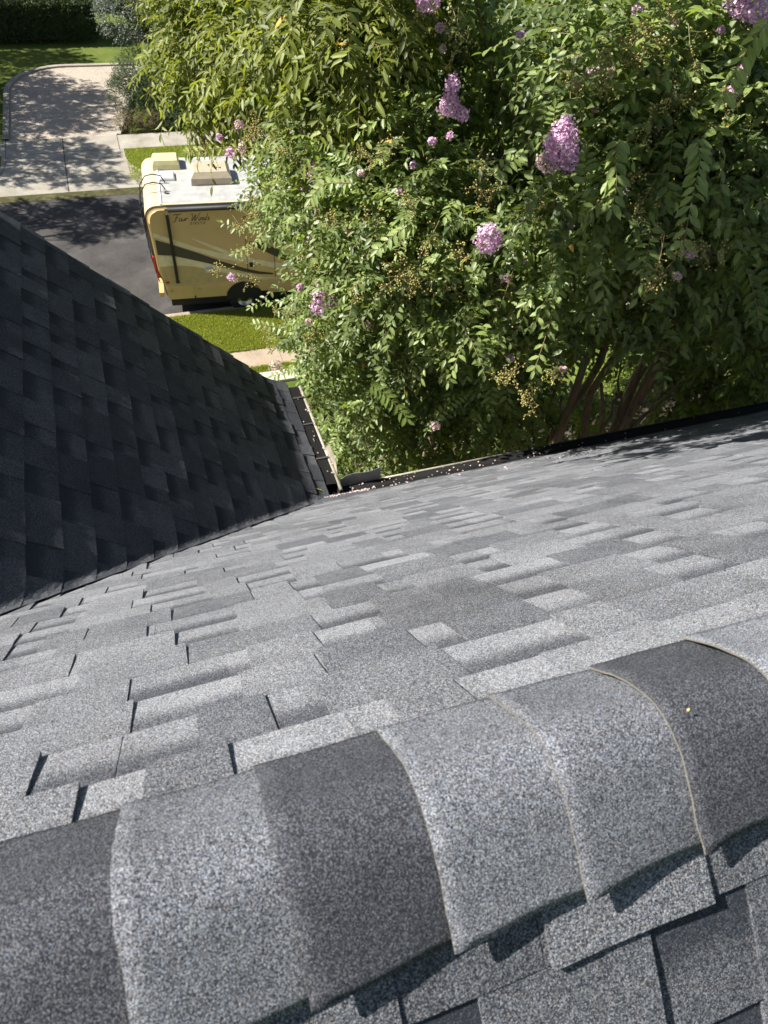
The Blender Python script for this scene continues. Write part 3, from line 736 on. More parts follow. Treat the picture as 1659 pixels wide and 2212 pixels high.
# awning: roller case and arms
mb = MB(); mb.tube([(.36, -.06, 2.715 + GZ), (4.8, -.06, 2.715 + GZ)], .055, 12); aw = RVP('awning', mb, M['black'], True)
mb = MB(); mb.box((.36, -.045, 2.745 + GZ), (4.8, -.002, 2.765 + GZ)); RVP('awning_rail', mb, M['black'], parent=aw)
for u in (.33, 4.78):
    mb = MB(); mb.box((u - .035, -.055, .98 + GZ - .12), (u + .035, -.02, 2.72 + GZ)); mb.box((u - .02, -.085, 1.1 + GZ), (u + .02, -.056, 2.66 + GZ))
    mb.prism([(u - .05, -.04, .86 + GZ), (u + .05, -.04, .86 + GZ), (u + .02, -.04, .99 + GZ), (u - .02, -.04, .99 + GZ)], (0, .03, 0))
    RVP('awning_arm', mb, M['black'], parent=aw)
    mb = MB(); mb.box((u - .045, -.10, 2.62 + GZ), (u + .045, -.09, 2.72 + GZ)); RVP('awning_bracket', mb, M['chrome'], parent=aw)
# storage doors, latches, belt line
mb = MB(); mb.box((-.0, -.010, .885 + GZ - .1), (7.9, -.002, .905 + GZ - .1)); RVP('belt_moulding', mb, M['rv_cap'])
for u0, u1 in ((.05, .70), (.72, 1.50), (2.55, 3.6), (3.62, 4.6)):
    mb = MB(); mb.box((u0, -.012, .50 + GZ - .1), (u1 - .015, -.001, .875 + GZ - .1)); dr = RVP('storage_door', mb, M['rv_tan'])
    mb = MB(); lu = u0 + .11; mb.box((lu - .045, -.018, .60 + GZ), (lu + .045, -.012, .67 + GZ)); mb.box((lu - .02, -.026, .62 + GZ), (lu + .02, -.018, .65 + GZ)); RVP('latch', mb, M['rv_olive'], parent=dr)
# grille vent
mb = MB(); mb.box((1.02, -.014, 1.22 + GZ - .148), (1.24, -.001, 1.39 + GZ - .148)); gv = RVP('side_vent', mb, M['white_plastic'])
mb = MB()
for i in range(5): mb.box((1.035, -.018, 1.238 + .03 * i), (1.225, -.0142, 1.250 + .03 * i))
RVP('louvre', mb, M['grey_metal'], parent=gv)
# entrance door outline and window
mb = MB()
for a, b in (((2.06, -.006, .95), (2.075, -.001, 2.6)), ((2.74, -.006, .95), (2.755, -.001, 2.6)), ((2.075, -.006, 2.585), (2.74, -.001, 2.6))): mb.box(a, b)
RVP('door_seam', mb, M['joint'])
mb = MB(); mb.box((2.12, -.02, 1.30), (2.20, -.009, 1.42)); RVP('door_handle', mb, M['black'])
for u0, u1 in ((2.95, 3.75), (4.3, 5.4)):
    mb = MB(); mb.box((u0, -.014, 1.95), (u1, -.002, 2.45)); w_ = RVP('window', mb, M['glass_dark'])
    mb = MB()
    for a, b in (((u0 - .03, -.02, 1.92), (u1 + .03, -.002, 1.95)), ((u0 - .03, -.02, 2.45), (u1 + .03, -.002, 2.48)), ((u0 - .03, -.02, 1.95), (u0, -.002, 2.45)), ((u1, -.02, 1.95), (u1 + .03, -.002, 2.45))): mb.box(a, b)
    RVP('window_frame', mb, M['black'], parent=w_)
mb = MB(); mb.prism([(7.36, .25, 2.66), (7.61, .25, 2.42), (7.60, .25, 2.20), (7.40, .25, 2.10)], (0, WD - .5, 0)); RVP('windscreen', mb, M['glass_dark'])
# lettering
def lettering(txt, u, z, size, shear, mat, off=-.0045, sx=1.0, thick=.0):
    cu = bpy.data.curves.new('lettering', 'FONT'); cu.body = txt; cu.size = size; cu.shear = shear; cu.extrude = .0015; cu.offset = thick
    to = bpy.data.objects.new('t', cu); COL.objects.link(to); bpy.context.view_layer.update()
    me = bpy.data.meshes.new_from_object(to.evaluated_get(bpy.context.evaluated_depsgraph_get())); bpy.data.objects.remove(to)
    me.materials.clear(); me.materials.append(mat)
    o = bpy.data.objects.new('lettering', me); COL.objects.link(o); o.parent = rv; o.location = (u, off, z); o.rotation_euler = (math.radians(90), 0, 0); o.scale = (sx, 1, 1)
    return o
def script_text(u, z, s):
    """brush-script words drawn as swept strokes"""
    G = {
     'F': ([[(-.25,1.0),(.1,1.12),(.5,1.08),(1.0,1.2)], [(.42,1.1),(.3,.6),(.12,.05),(-.2,-.15)], [(.05,.55),(.35,.62),(.6,.6)]], .72),
     'o': ([[(.3,.45),(.1,.42),(.0,.2),(.1,.02),(.3,.08),(.38,.3),(.28,.45),(.5,.4)]], .48),
     'u': ([[(.0,.45),(-.02,.15),(.1,.02),(.3,.2),(.38,.45),(.34,.1),(.5,.08)]], .5),
     'r': ([[(.0,.45),(.02,.2),(-.02,.02)], [(.0,.2),(.15,.42),(.3,.45),(.42,.36)]], .48),
     'W': ([[(-.15,.95),(.1,1.1),(.12,.5),(.05,.0),(.35,.4),(.62,.95),(.55,.4),(.55,.0),(.9,.5),(1.15,1.1),(1.35,1.15)]], 1.2),
     'i': ([[(.0,.45),(-.03,.12),(.08,.03),(.22,.15)], [(.05,.66),(.07,.7)]], .24),
     'n': ([[(.0,.45),(-.03,.02)], [(-.02,.2),(.15,.43),(.27,.42),(.24,.1),(.4,.06)]], .44),
     'd': ([[(.3,.42),(.1,.42),(.0,.2),(.1,.02),(.3,.15),(.42,.5),(.52,1.15)], [(.4,.45),(.34,.1),(.5,.05)]], .54),
     's': ([[(.4,.45),(.15,.46),(.15,.32),(.33,.2),(.28,.02),(.0,-.02)]], .5), ' ': ([], .42)}
    mb = MB(); x = 0
    for ch in 'Four Winds':
        st, adv = G[ch]
        for q in st:
            P = [Vector(((x + a + b * .22) * s, 0, b * s)) for a, b in q]; P3 = []
            for i in range(len(P) - 1):
                p0 = P[max(i-1, 0)]; p1 = P[i]; p2 = P[i+1]; p3 = P[min(i+2, len(P)-1)]
                for j in range(4):
                    t = j / 4; P3.append(.5 * ((2*p1) + (p2-p0)*t + (2*p0-5*p1+4*p2-p3)*t*t + (3*p1-p0-3*p2+p3)*t**3))
            P3.append(P[-1]); n = len(P3)
            w = [s * (.030 + .035 * math.sin(math.pi * (i + .5) / n)) for i in range(n)]
            mb.tube(P3, w, 6)
        x += adv
    mb.v = [(a + u, -.0035 + b * .05, c + z) for a, b, c in mb.v]
    return RVP('lettering', mb, M['rv_dark'])
script_text(.47, 2.555, .148)
lettering('S I E S T A', .82, 2.465, .085, .2, M['rv_dark'], sx=.95)
# wheels
def wheel(u, w):
    e = MB(); prof = [(.20, .0), (.36, .0), (.395, .03), (.40, .10), (.40, .18), (.36, .23), (.2, .23)]
    n = 32; vs = [(u + r * math.cos(2*math.pi*i/n), w + q, .40 + r * math.sin(2*math.pi*i/n)) for i in range(n) for r, q in prof]; kk = len(prof)
    e.add(vs, [(i*kk+j, ((i+1)%n)*kk+j, ((i+1)%n)*kk+j+1, i*kk+j+1) for i in range(n) for j in range(kk-1)])
    whl = e.build('wheel', M['rubber'], rv, True)
    e = MB(); prof = [(.0, .035), (.05, .03), (.06, .05), (.12, .06), (.17, .03), (.205, .005)]
    kk = len(prof); vs = [(u + r * math.cos(2*math.pi*i/n), w + q, .40 + r * math.sin(2*math.pi*i/n)) for i in range(n) for r, q in prof]
    e.add(vs, [(i*kk+j, ((i+1)%n)*kk+j, ((i+1)%n)*kk+j+1, i*kk+j+1) for i in range(n) for j in range(kk-1)]); e.build('rim', M['chrome'], whl, True)
for u in (1.93, 6.6): wheel(u, .02); wheel(u, WD - .25)
for u in (1.93, 6.6):
    mb = MB(); P_ = [(u + .47 * math.cos(math.radians(a)), -.0085, .44 + .47 * math.sin(math.radians(a))) for a in range(0, 181, 12)]
    mb.prism(P_, (0, .0075, 0))
    RVP('wheel_arch', mb, M['rubber'])
mb = MB(); mb.box((.1, .1, .30), (7.9, WD - .1, .52 + GZ - .06)); RVP('chassis', mb, M['rubber'])
# rear: ladder, lights, bumper
lad = MB()
for w in (.30 + .45, .30 + .88):
    lad.tube([(-.14, w, .62), (-.22, w, 1.3), (-.26, w, 2.55), (-.20, w, 2.90), (-.06, w, 3.10), (.12, w, 3.14), (.30, w, 3.10), (.36, w, 2.98), (.38, w, 2.93)], .014, 8)
lo = RVP('ladder', lad, M['black'], True)
for i in range(8):
    mb = MB(); zz = .75 + i * .27; uu = -.155 - .08 * min(1, (zz - .62) / .7) - (.02 if zz > 1.4 else 0)
    mb.tube([(uu, .75, zz), (uu, 1.18, zz)], .012, 8); RVP('rung', mb, M['black'], parent=lo)
for w in (.75, 1.18):
    for zz in (.9, 1.9, 2.45):
        mb = MB(); mb.tube([(-.24 + .04 * (zz < 1), w, zz), (-.10 + .06 * (zz < 1), w, zz)], .009, 6); RVP('ladder_bracket', mb, M['black'], parent=lo)
for w in (.13, WD - .25):
    mb = MB(); mb.box((-.17, w, 1.30), (-.10, w + .12, 1.62)); mb.box((-.14, w, 1.08), (-.06, w + .12, 1.28)); RVP('tail_light', mb, M['red'])
for w in (WD - .3,):
    mb = MB(); mb.box((-.17, w, 2.55), (-.12, w + .14, 2.66)); RVP('clearance_light', mb, M['red'])
mb = MB(); mb.box((.05, -.012, 1.0), (.13, -.002, 1.05)); RVP('side_marker', mb, M['red'])
mb = MB(); mb.box((-.17, .25, .48), (-.05, WD - .25, .60)); RVP('bumper', mb, M['rv_olive'])
mb = MB(); mb.box((-.172, .5, 1.75), (-.155, WD - .6, 2.55)); RVP('rear_window', mb, M['glass_dark'])
# roof gear
def crowned(name, u0, u1, w0, w1, z0, z1, ins, mat, smooth=False):
    mb = MB(); a = [(u0, w0, z0), (u1, w0, z0), (u1, w1, z0), (u0, w1, z0)]; h1 = z0 + (z1 - z0) * .55
    b = [(u0 + .01, w0 + .01, h1), (u1 - .01, w0 + .01, h1), (u1 - .01, w1 - .01, h1), (u0 + .01, w1 - .01, h1)]
    c = [(u0 + ins, w0 + ins, z1), (u1 - ins, w0 + ins, z1), (u1 - ins, w1 - ins, z1), (u0 + ins, w1 - ins, z1)]
    f = [(0,1,5,4),(1,2,6,5),(2,3,7,6),(3,0,4,7),(4,5,9,8),(5,6,10,9),(6,7,11,10),(7,4,8,11),(8,9,10,11)]
    mb.add(a + b + c, f); return RVP(name, mb, mat)
ZT = 2.785 + GZ
crowned('vent_cover', .13, .78, 1.86, 2.42, ZT, ZT + .20, .05, M['rv_vent'])
vb = crowned('roof_hatch', .26, .62, 1.24, 1.66, ZT, ZT + .07, .03, M['white_plastic'])
crowned('air_conditioner', .98, 1.95, .95, 1.75, ZT, ZT + .27, .10, M['rv_ac'])
crowned('roof_hatch', 3.0, 3.4, 1.1, 1.5, ZT, ZT + .08, .03, M['white_plastic'])
mb = MB(); mb.tube([(.36, .62, ZT), (.36, .62, ZT + .05)], .03, 10); mb.tube([(.36, .62, ZT + .05), (.36, .62, ZT + .07)], [.05, .04], 10); RVP('plumbing_cap', mb, M['grey_metal'])

# FOLIAGE_SECTION
def A_(px, py, D, r):
    p = at(px, py, dist=D); return (p.x, p.y, p.z, r)
def crown(parent, blobs, n, nl, leaf, mats, shell=.45, L=(.18, .38), outward=.8, name='crown', zlift=.15, xlift=-.1, **kw):
    F = Foliage(); base, u, r = in_blob(blobs, n, shell)
    d = u * outward + np.array([xlift, 0, zlift]) + rng.normal(0, .45, (n, 3))
    lf = leaf if not callable(leaf) else leaf(base)
    sprays(F, base - nrmz(d) * .1, d, rng.uniform(L[0], L[1], n), nl, lf, **kw)
    return F, name, mats, parent
blobs_A = [A_(*q) for q in [(592,395,6.1,.25),(625,330,6.2,.33),(660,430,5.7,.38),(600,455,6.1,.16),(700,330,5.3,.45),(740,420,5.0,.45),(750,520,5.4,.34),(770,560,5.1,.42),
  (700,640,5.9,.27),(740,680,5.6,.42),(640,655,6.2,.16),(700,750,6.1,.34),(670,800,6.5,.14),(780,800,5.9,.45),(860,700,5.3,.45),(860,880,6.3,.45),(770,900,6.7,.32),(950,930,6.5,.4),(1000,820,5.9,.45),
  (960,650,5.1,.45),(860,560,4.8,.45),(900,450,4.7,.45),(850,330,4.9,.45),(1000,500,4.7,.4),(1040,620,4.9,.4),(1080,740,5.5,.4),(1060,880,6.3,.36),(740,960,7.0,.25),(850,975,6.9,.3),(950,350,5.5,.3),(960,260,5.9,.26)]]
blobs_B = [A_(*q) for q in [(1200,430,4.35,0.36),(1260,510,4.55,0.42),(1180,570,4.75,0.38),(1340,420,4.55,0.38),(1420,300,4.55,0.42),(1310,240,4.55,0.38),(1450,520,4.95,0.42),(1380,620,5.35,0.36),(1310,640,5.55,0.3),
  (1250,115,5.0,.36),(1350,70,4.65,0.45),(1120,90,5.6,.35),(1050,170,5.9,.34),(1150,220,6.2,.3),(1000,-60,5.3,.2),(1200,-70,5.2,.2),(1400,-90,5.2,.2),(1000,60,5.8,.3)]]
blobs_C = [A_(*q) for q in [(1500,400,4.7,0.42),(1560,290,4.8,0.42),(1600,470,5.2,0.45),(1540,610,5.7,0.42),(1640,600,5.9,0.42),(1480,120,4.7,0.45),(1600,110,5,0.45),(1640,240,5,0.42),(1600,-60,5.4,.2),(1760,120,5.6,0.3),(1740,350,5.4,0.6),(1740,600,6.2,0.6),(1650,730,6.8,0.35)]]
blobs_P = [A_(*q) for q in [(360,128,7.3,.18),(400,60,7.4,.24),(450,50,7.2,.42),(425,160,7.1,.3),(405,222,7.2,.14),(480,110,6.8,.5),(465,215,7.0,.24),(500,20,6.8,.55),(560,120,6.4,.45),(600,40,6.0,.5),(520,210,6.9,.25),
  (680,60,5.4,.45),(760,40,4.9,.42),(720,160,5.1,.4),(800,120,5.3,.33),(860,50,5.6,.34),(640,170,5.8,.36),(760,220,5.5,.25),(450,-70,7.5,.5),(600,-90,6.5,.65),(800,-70,5.6,.6)]]
blobs_low = [A_(*q) for q in [(1480,700,8.3,.5),(1600,690,8.6,.5),(1560,800,8.8,.5),(1659,790,9.2,.55),(1480,850,9.0,.45),(1230,700,7.6,.4),(1110,850,7.6,.4),(1150,930,8.2,.4),(1300,900,9.4,.45),(1420,760,9.6,.4),(1640,860,9.8,.5),(1240,860,8.8,.3),(1740,720,9,.6),(1560,900,10,.4)]]
blobs_fill = [A_(*q) for q in [(950,150,7.2,.6),(1100,300,6.9,.6),(1250,350,6.6,.6),(1400,430,6.7,.6),(1550,450,7.0,.6),(1000,450,6.4,.55),(1150,480,6.4,.55),(850,250,6.8,.55),(1300,150,7.0,.65),(1500,250,7.0,.65),(1650,400,7.6,.7),
  (750,300,6.6,.5),(1100,700,7.0,.5),(950,780,7.0,.5),(1250,620,7.2,.5),(1480,600,7.8,.55),(1620,700,8.4,.5),(1050,0,7.3,.7),(1350,0,7.2,.7),(1600,50,7.4,.7)]]
myr = [empty('crape_myrtle', (2.2, 5.0, 0)), empty('crape_myrtle', (3.9, 4.6, 0)), empty('crape_myrtle', (5.9, 4.8, 0))]
labs = ['bushy crape myrtle in front of the motorhome, with gold seed sprays and small pink blooms',
        'crape myrtle behind the middle of the gutter, carrying the tallest pink bloom',
        'crape myrtle at the right edge with a crowd of leaning bare stems']
for o, l in zip(myr, labs): tag(o, l, 'tree', 'crape myrtles growing along the gutter')
def rel(mb_or_F, parent): return mb_or_F
def place(o, parent):
    o.parent = parent; o.matrix_parent_inverse = parent.matrix_world.inverted() if False else Matrix.Translation(-Vector(parent.location)); return o
def mk(args, **k):
    F, name, mats, parent = args; o = F.build(name, mats); return place(o, parent)
leafsz = lambda b: .060 + .030 * np.clip((b[:, 0] - 1.4) / 2.2, 0, 1) + .0 * b[:, 2]
blobs_shade = []  # unseen leaf clumps added overhead, set along the sun ray to shade the roof
for tx, ty, r in [(2.65,2.45,.10),(3.1,2.35,.16),(3.7,2.2,.22),(4.4,2.15,.26),(5.1,2.3,.3),(2.45,2.05,.09),(2.85,1.85,.12),(3.4,1.75,.13),(4.0,1.65,.14),(5.3,1.9,.28),(3.4,2.5,.16),(4.1,2.45,.2)]:
    zt = ZR - (ty - YR); h = 10.30 - zt; r *= 1.15; blobs_shade.append((tx - h, ty + .33 * h, zt + h + r * .5, r))
blobs_eave = [(x, 3.32 + .04 * (i % 3), z, .24) for i, (x, z) in enumerate([(1.9,8.0),(2.3,8.3),(2.7,8.2),(3.1,8.4),(3.5,8.1),(3.9,8.5),(4.3,8.0),(4.7,8.3),(2.5,7.8),(3.3,7.75)])]
LM = [M['crape_leaf'], M['twig']]
mk(crown(myr[0], blobs_A, 2900, 13, leafsz, LM, shell=.35, L=(.16, .34), tone=(.15, .95)))
mk(crown(myr[1], blobs_B + blobs_eave + blobs_fill[:10], 2750, 13, leafsz, LM, shell=.35, L=(.2, .42), tone=(.1, .9)))
mk(crown(myr[2], blobs_C + blobs_low + blobs_fill[10:], 3900, 13, leafsz, LM, shell=.35, L=(.2, .45), tone=(.1, .9)))
pec = empty('pecan_tree', (3.2, 8.2, 0)); tag(pec, 'yellow green tree with long drooping pointed leaflets, upper left of the pink flowering bushes', 'tree')
mk(crown(pec, blobs_P, 1750, 13, .095, [M['pecan_leaf'], M['twig']], shell=.3, L=(.26, .42), wr=.36, droop=.55, tone=(.1, .93), hang=.22, sidew=.95, lift=.35, zlift=.05))

mk(crown(pec, blobs_shade, 480, 13, .10, [M['pecan_leaf'], M['twig']], shell=.1, L=(.2, .34), wr=.45, name='shade_crown', tone=(.2, .9)))
# trunks, stems and main limbs
rr = random.Random(4)
def stems(tree, bases, blobs, r0=(.05, .085), mat='bark', nb=1):
    for i, (bx, by_, tx, ty, tz) in enumerate(bases):
        p0 = Vector((bx, by_, 0)); p3 = Vector((tx, ty, tz)); r = rr.uniform(*r0); m1 = p0.lerp(p3, .35) + Vector((rr.gauss(0, .10), rr.gauss(0, .10), 0)); m2 = p0.lerp(p3, .62) + Vector((rr.gauss(0, .12), rr.gauss(0, .10), 0)); m3 = p0.lerp(p3, .8) + Vector((rr.gauss(0, .08), rr.gauss(0, .08), 0))
        tr = place(limb(None, 'trunk', [p0, m1, m2, m3, p3], r, r * .5, M[mat], 10, .012, i + int(bx * 10)), tree)
        for f_ in range(2):
            q_ = Vector((rr.gauss(0, .35), rr.gauss(0, .3), 1.3)); place(limb(None, 'branch', [m2, m2 + q_ * .5 + Vector((rr.gauss(0, .05), 0, 0)), m2 + q_], r * .42, r * .2, M[mat], 7, .015, i), tree)
    for j, b in enumerate(blobs):
        if j % nb: continue
        near = min(bases, key=lambda q: (q[2] - b[0]) ** 2 + (q[3] - b[1]) ** 2 + .4 * (q[4] - b[2]) ** 2)
        s_ = Vector((near[0], near[1], 0)).lerp(Vector(near[2:]), rr.uniform(.8, 1.0)); e_ = Vector(b[:3])
        place(limb(None, 'branch', [s_, s_.lerp(e_, .5) + Vector((0, 0, .12)), e_], .026, .006, M[mat], 6, .03, j), tree)
stems(myr[0], [(2.2, 5.2, 2.0, 5.3, 6.4), (2.3, 4.9, 2.1, 4.6, 6.8), (2.6, 5.3, 2.8, 5.2, 7.2), (2.5, 5.6, 2.4, 5.7, 6.4), (2.9, 5.0, 3.2, 4.5, 6.8)], blobs_A, nb=2)
stems(myr[1], [(3.75, 4.45, 3.85, 4.4, 7.2), (3.95, 4.6, 3.3, 4.7, 7.6), (4.0, 4.35, 4.15, 4.2, 7.6), (3.85, 4.75, 4.3, 4.9, 7.8), (4.35, 4.9, 5.1, 4.9, 7.6), (4.5, 4.7, 4.6, 4.3, 8.2)], blobs_B, r0=(.055, .085), nb=2)
stems(myr[2], [(5.2, 4.7, 5.9, 4.7, 7.4), (5.5, 4.9, 6.4, 5.0, 7.4), (5.9, 4.6, 6.6, 4.7, 7.6), (6.1, 5.1, 7.1, 5.2, 7.5), (6.4, 4.8, 7.5, 4.8, 7.4), (5.0, 5.0, 5.3, 4.6, 8.4), (6.8, 5.0, 7.9, 5.2, 7.6), (5.7, 5.2, 5.7, 4.9, 8.6)], blobs_C, r0=(.035, .06), nb=2)
stems(pec, [(3.2, 8.2, 2.6, 7.2, 8.2), (3.2, 8.25, 3.1, 6.6, 8.4)], blobs_P, r0=(.13, .16), mat='bark_dark')
tp = Vector((.2, 4.6, 10.9)); place(limb(None, 'branch', [(2.6, 7.2, 8.0), (1.6, 6.4, 10.0), tp], .07, .05, M['bark_dark'], 8, .04, 77), pec)  # unseen limb added to carry the shade clumps
for j, b in enumerate(blobs_shade): place(limb(None, 'branch', [tp, tp.lerp(Vector(b[:3]), .5) + Vector((0, .1, .15)), b[:3]], .03, .006, M['bark_dark'], 6, .05, 80 + j), pec)  # unseen branches added from that limb to the shade clumps
# clearly seen bare limb, top right
place(limb(None, 'branch', [at(1500, 215, dist=6.0), at(1530, 120, dist=5.9), at(1575, 40, dist=5.8), at(1620, -60, dist=5.8)], .035, .025, M['bark'], 8, .015, 5), myr[2])

# long single sprays that hang clear of the crowns
def long_spray(tree, P, nleaf, leaf, tone, mat, wr=.5, hang=.25, both=True):
    F = Foliage(); P = [Vector(p) for p in P]; k = len(P)
    pts = []
    for i in range(nleaf + 1):
        t = i / nleaf * (k - 1); j = min(int(t), k - 2); f = t - j
        p0, p1, p2, p3 = P[max(j-1, 0)], P[j], P[j+1], P[min(j+2, k-1)]
        pts.append(.5 * ((2*p1) + (p2-p0)*f + (2*p0-5*p1+4*p2-p3)*f*f + (3*p1-p0-3*p2+p3)*f**3))
    A = np.array([tuple(p) for p in pts]); F.twigs(A[:-1], (A[:-1] + A[1:]) / 2, A[1:], .0035)
    tan = nrmz(np.diff(A, axis=0)); tocam = nrmz(np.array([0, 0, H]) - A[:-1]) ; face = nrmz(tocam * .6 + np.array([-.5, .0, .7]))
    side = nrmz(np.cross(tan, face))
    for sg in (1, -1):
        m_ = len(tan); d = tan * .55 + side * sg + rng.normal(0, .14, (m_, 3)) + np.array([0, 0, -hang])
        tn = np.clip(np.full(m_, tone) + rng.normal(0, .08, m_), 0, .93)
        F.leaves(A[:-1] + tan * (.5 + .25 * sg) * .02, d, face + rng.normal(0, .25, (m_, 3)), leaf * rng.uniform(.8, 1.15, m_), np.full(m_, wr), tn, rng.uniform(0, .5, m_))
    F.leaves(A[-1:], tan[-1:], face[-1:], np.array([leaf * .8]), np.array([wr]), np.array([tone]))
    return place(F.build('leaf_spray', [M[mat], M['twig']]), tree)
L_ = lambda tree, pts, D0, n, leaf, tone, mat='crape_leaf', **k: long_spray(tree, [at(x, y, dist=D0 - .22) for x, y in pts], n, leaf, tone, mat, **k)
L_(myr[1], [(1505,300),(1512,350),(1495,430),(1476,530)], 4.3, 13, .085, .8)
L_(myr[1], [(1222,500),(1214,580),(1190,690),(1154,800)], 4.6, 15, .075, .75)
L_(myr[1], [(1235,660),(1245,720),(1240,790)], 5.2, 9, .09, .3, 'young_leaf', wr=.42)
L_(myr[2], [(1560,520),(1600,560),(1625,620),(1640,690)], 4.9, 13, .085, .55, 'young_leaf', wr=.42)
L_(myr[2], [(1665,40),(1625,90),(1590,150),(1560,210)], 4.3, 8, .085, .85)
L_(myr[2], [(1600,380),(1610,420),(1660,440)], 4.8, 8, .085, .6)
L_(myr[1], [(1280,560),(1285,600),(1290,650)], 5.3, 8, .09, .2, 'young_leaf', wr=.4)
L_(myr[1], [(1195,270),(1197,250),(1198,232)], 4.3, 4, .055, .9, 'young_leaf')
L_(myr[1], [(1340,300),(1330,330),(1332,400),(1320,450)], 4.3, 9, .085, .8)
L_(myr[1], [(1060,380),(1100,350),(1125,335)], 4.3, 7, .065, .85)
L_(myr[0], [(800,830),(840,860),(880,905)], 5.2, 9, .075, .85, 'young_leaf')
L_(myr[0], [(940,905),(975,870),(1010,850)], 5.6, 9, .065, .8)
L_(myr[0], [(650,770),(620,800),(590,812)], 6.0, 7, .06, .9)
L_(myr[0], [(640,720),(590,705),(550,700)], 5.9, 9, .055, .85)
L_(myr[0], [(620,590),(575,640),(540,665)], 5.9, 8, .05, .75)
L_(myr[0], [(570,500),(545,530),(505,548)], 5.8, 8, .055, .85)
L_(myr[0], [(555,480),(520,495),(478,480)], 5.9, 8, .05, .8)
L_(myr[0], [(560,320),(490,318),(425,328),(405,330)], 6.0, 13, .07, .8, 'pecan_leaf', wr=.35)
L_(myr[0], [(690,600),(660,570),(635,560)], 5.6, 7, .05, .8)
L_(myr[0], [(620,200),(580,195),(540,215)], 5.8, 8, .055, .8)
L_(myr[0], [(760,395),(700,398),(670,430)], 4.5, 9, .07, .8)
L_(myr[0], [(900,480),(860,500),(815,540)], 4.4, 9, .07, .85)

# blooms: the larger ones named by where they sit
fl = [ # px, py, dist, rx(px), rz(px), petals, material, cone, tree, label
 (1213,305,4.25,30,44,900,'petal',.35,1,'tallest cone shaped pink bloom at the middle of the flowering bushes'),
 (1182,352,4.3,22,18,260,'petal_pale',0,1,None),(1232,345,4.3,15,26,220,'petal',0,1,None),
 (1056,517,4.3,26,29,520,'petal',0,0,'round pink bloom, lowest of the big ones'),
 (978,184,4.6,14,17,200,'petal',.2,0,None),(971,227,4.6,20,20,300,'petal',.1,0,None),(998,246,4.6,13,12,120,'petal',0,0,None),
 (684,374,5.2,17,24,300,'petal',.2,0,'plump pink bloom just right of the motorhome roof'),
 (612,408,5.6,26,17,200,'petal',0,0,None),(697,640,5.4,24,24,280,'petal',0,0,None),(722,655,5.4,13,14,110,'petal',0,0,None),(690,665,5.4,20,14,120,'petal',0,0,None),
 (925,6,4.8,22,14,240,'petal',0,1,None),(1640,20,4.6,34,22,480,'petal',0,2,'wide pink bloom in the top right corner'),(1600,14,4.6,24,16,200,'petal',0,2,None),(1655,45,4.7,14,14,120,'petal_pale',0,2,None),
 (1378,20,4.7,10,9,60,'petal',0,1,None),(1400,62,4.7,11,8,50,'petal',0,1,None),(1455,52,4.7,9,9,60,'petal_pale',0,1,None),(1280,152,4.7,12,9,60,'petal',0,1,None),(1316,155,4.7,11,11,60,'petal_pale',0,1,None),
 (655,286,5.5,9,7,50,'petal',0,0,None),(497,331,5.9,11,9,80,'petal',0,0,None),(524,325,5.9,9,15,80,'petal_pale',0,0,None),(516,270,5.9,8,7,40,'petal',0,0,None),(474,296,6.0,6,5,30,'petal',0,0,None),
 (752,497,5.0,12,18,100,'petal_pale',0,0,None),(676,516,5.3,12,9,70,'petal',0,0,None),(1132,561,4.7,10,8,60,'petal',0,1,None),(1091,601,4.7,12,8,70,'petal',0,1,None),(1230,490,4.7,8,9,40,'petal',0,1,None),(1201,512,4.7,9,6,40,'petal_pale',0,1,None),
 (1102,774,5.0,9,6,40,'petal',0,1,None),(1215,798,4.9,8,5,30,'petal_pale',0,1,None),(1463,596,4.6,8,7,40,'petal_pale',0,2,None),(1490,548,4.6,9,6,40,'petal',0,2,None),(1582,196,4.6,11,9,60,'petal',0,2,None),(1607,153,4.6,9,10,50,'petal',0,2,None),
 (500,600,5.8,9,7,60,'petal',0,0,None),(595,790,6.0,16,12,50,'petal_pale',0,0,None),(933,305,4.6,9,6,50,'petal',0,0,None),(700,549,5.2,7,6,30,'petal',0,0,None),(625,485,5.6,6,6,25,'petal_pale',0,0,None),(780,375,4.7,7,6,25,'petal_pale',0,0,None),(950,60,4.8,8,7,30,'petal',0,1,None),
 (940,920,5.7,11,7,60,'petal_pale',0,0,None),(1650,430,5.0,8,6,30,'petal_pale',0,2,None),(1246,178,4.6,7,7,30,'petal',0,1,None)]
rf = random.Random(12)
for i in range(26):
    fx, fy = rf.uniform(520, 800), rf.uniform(250, 700)
    if fy > 420 and fx < 670: fx += 120
    fl.append((fx, fy, 5.75 - (fx - 500) / 290 * .6, rf.uniform(4, 8), rf.uniform(4, 8), 40, rf.choice(['petal', 'petal_pale']), 0, 0, None))
for i in range(14):
    fx, fy = rf.uniform(850, 1600), rf.uniform(60, 560); fl.append((fx, fy, 4.75, rf.uniform(4, 8), rf.uniform(4, 7), 40, rf.choice(['petal', 'petal_pale']), 0, 0 if fx < 1085 else (1 if fx < 1520 else 2), None))
for i, (x, y, D, rx, rz, n, mt, cone, ti, lab) in enumerate(fl):
    sc = (D - .2) / F_PX; o = place(flower(None, at(x, y, dist=D - .2), rx * sc, rz * sc, max(n, 80), mt, 40 + i, cone), myr[ti])
    if lab: o['label'] = lab
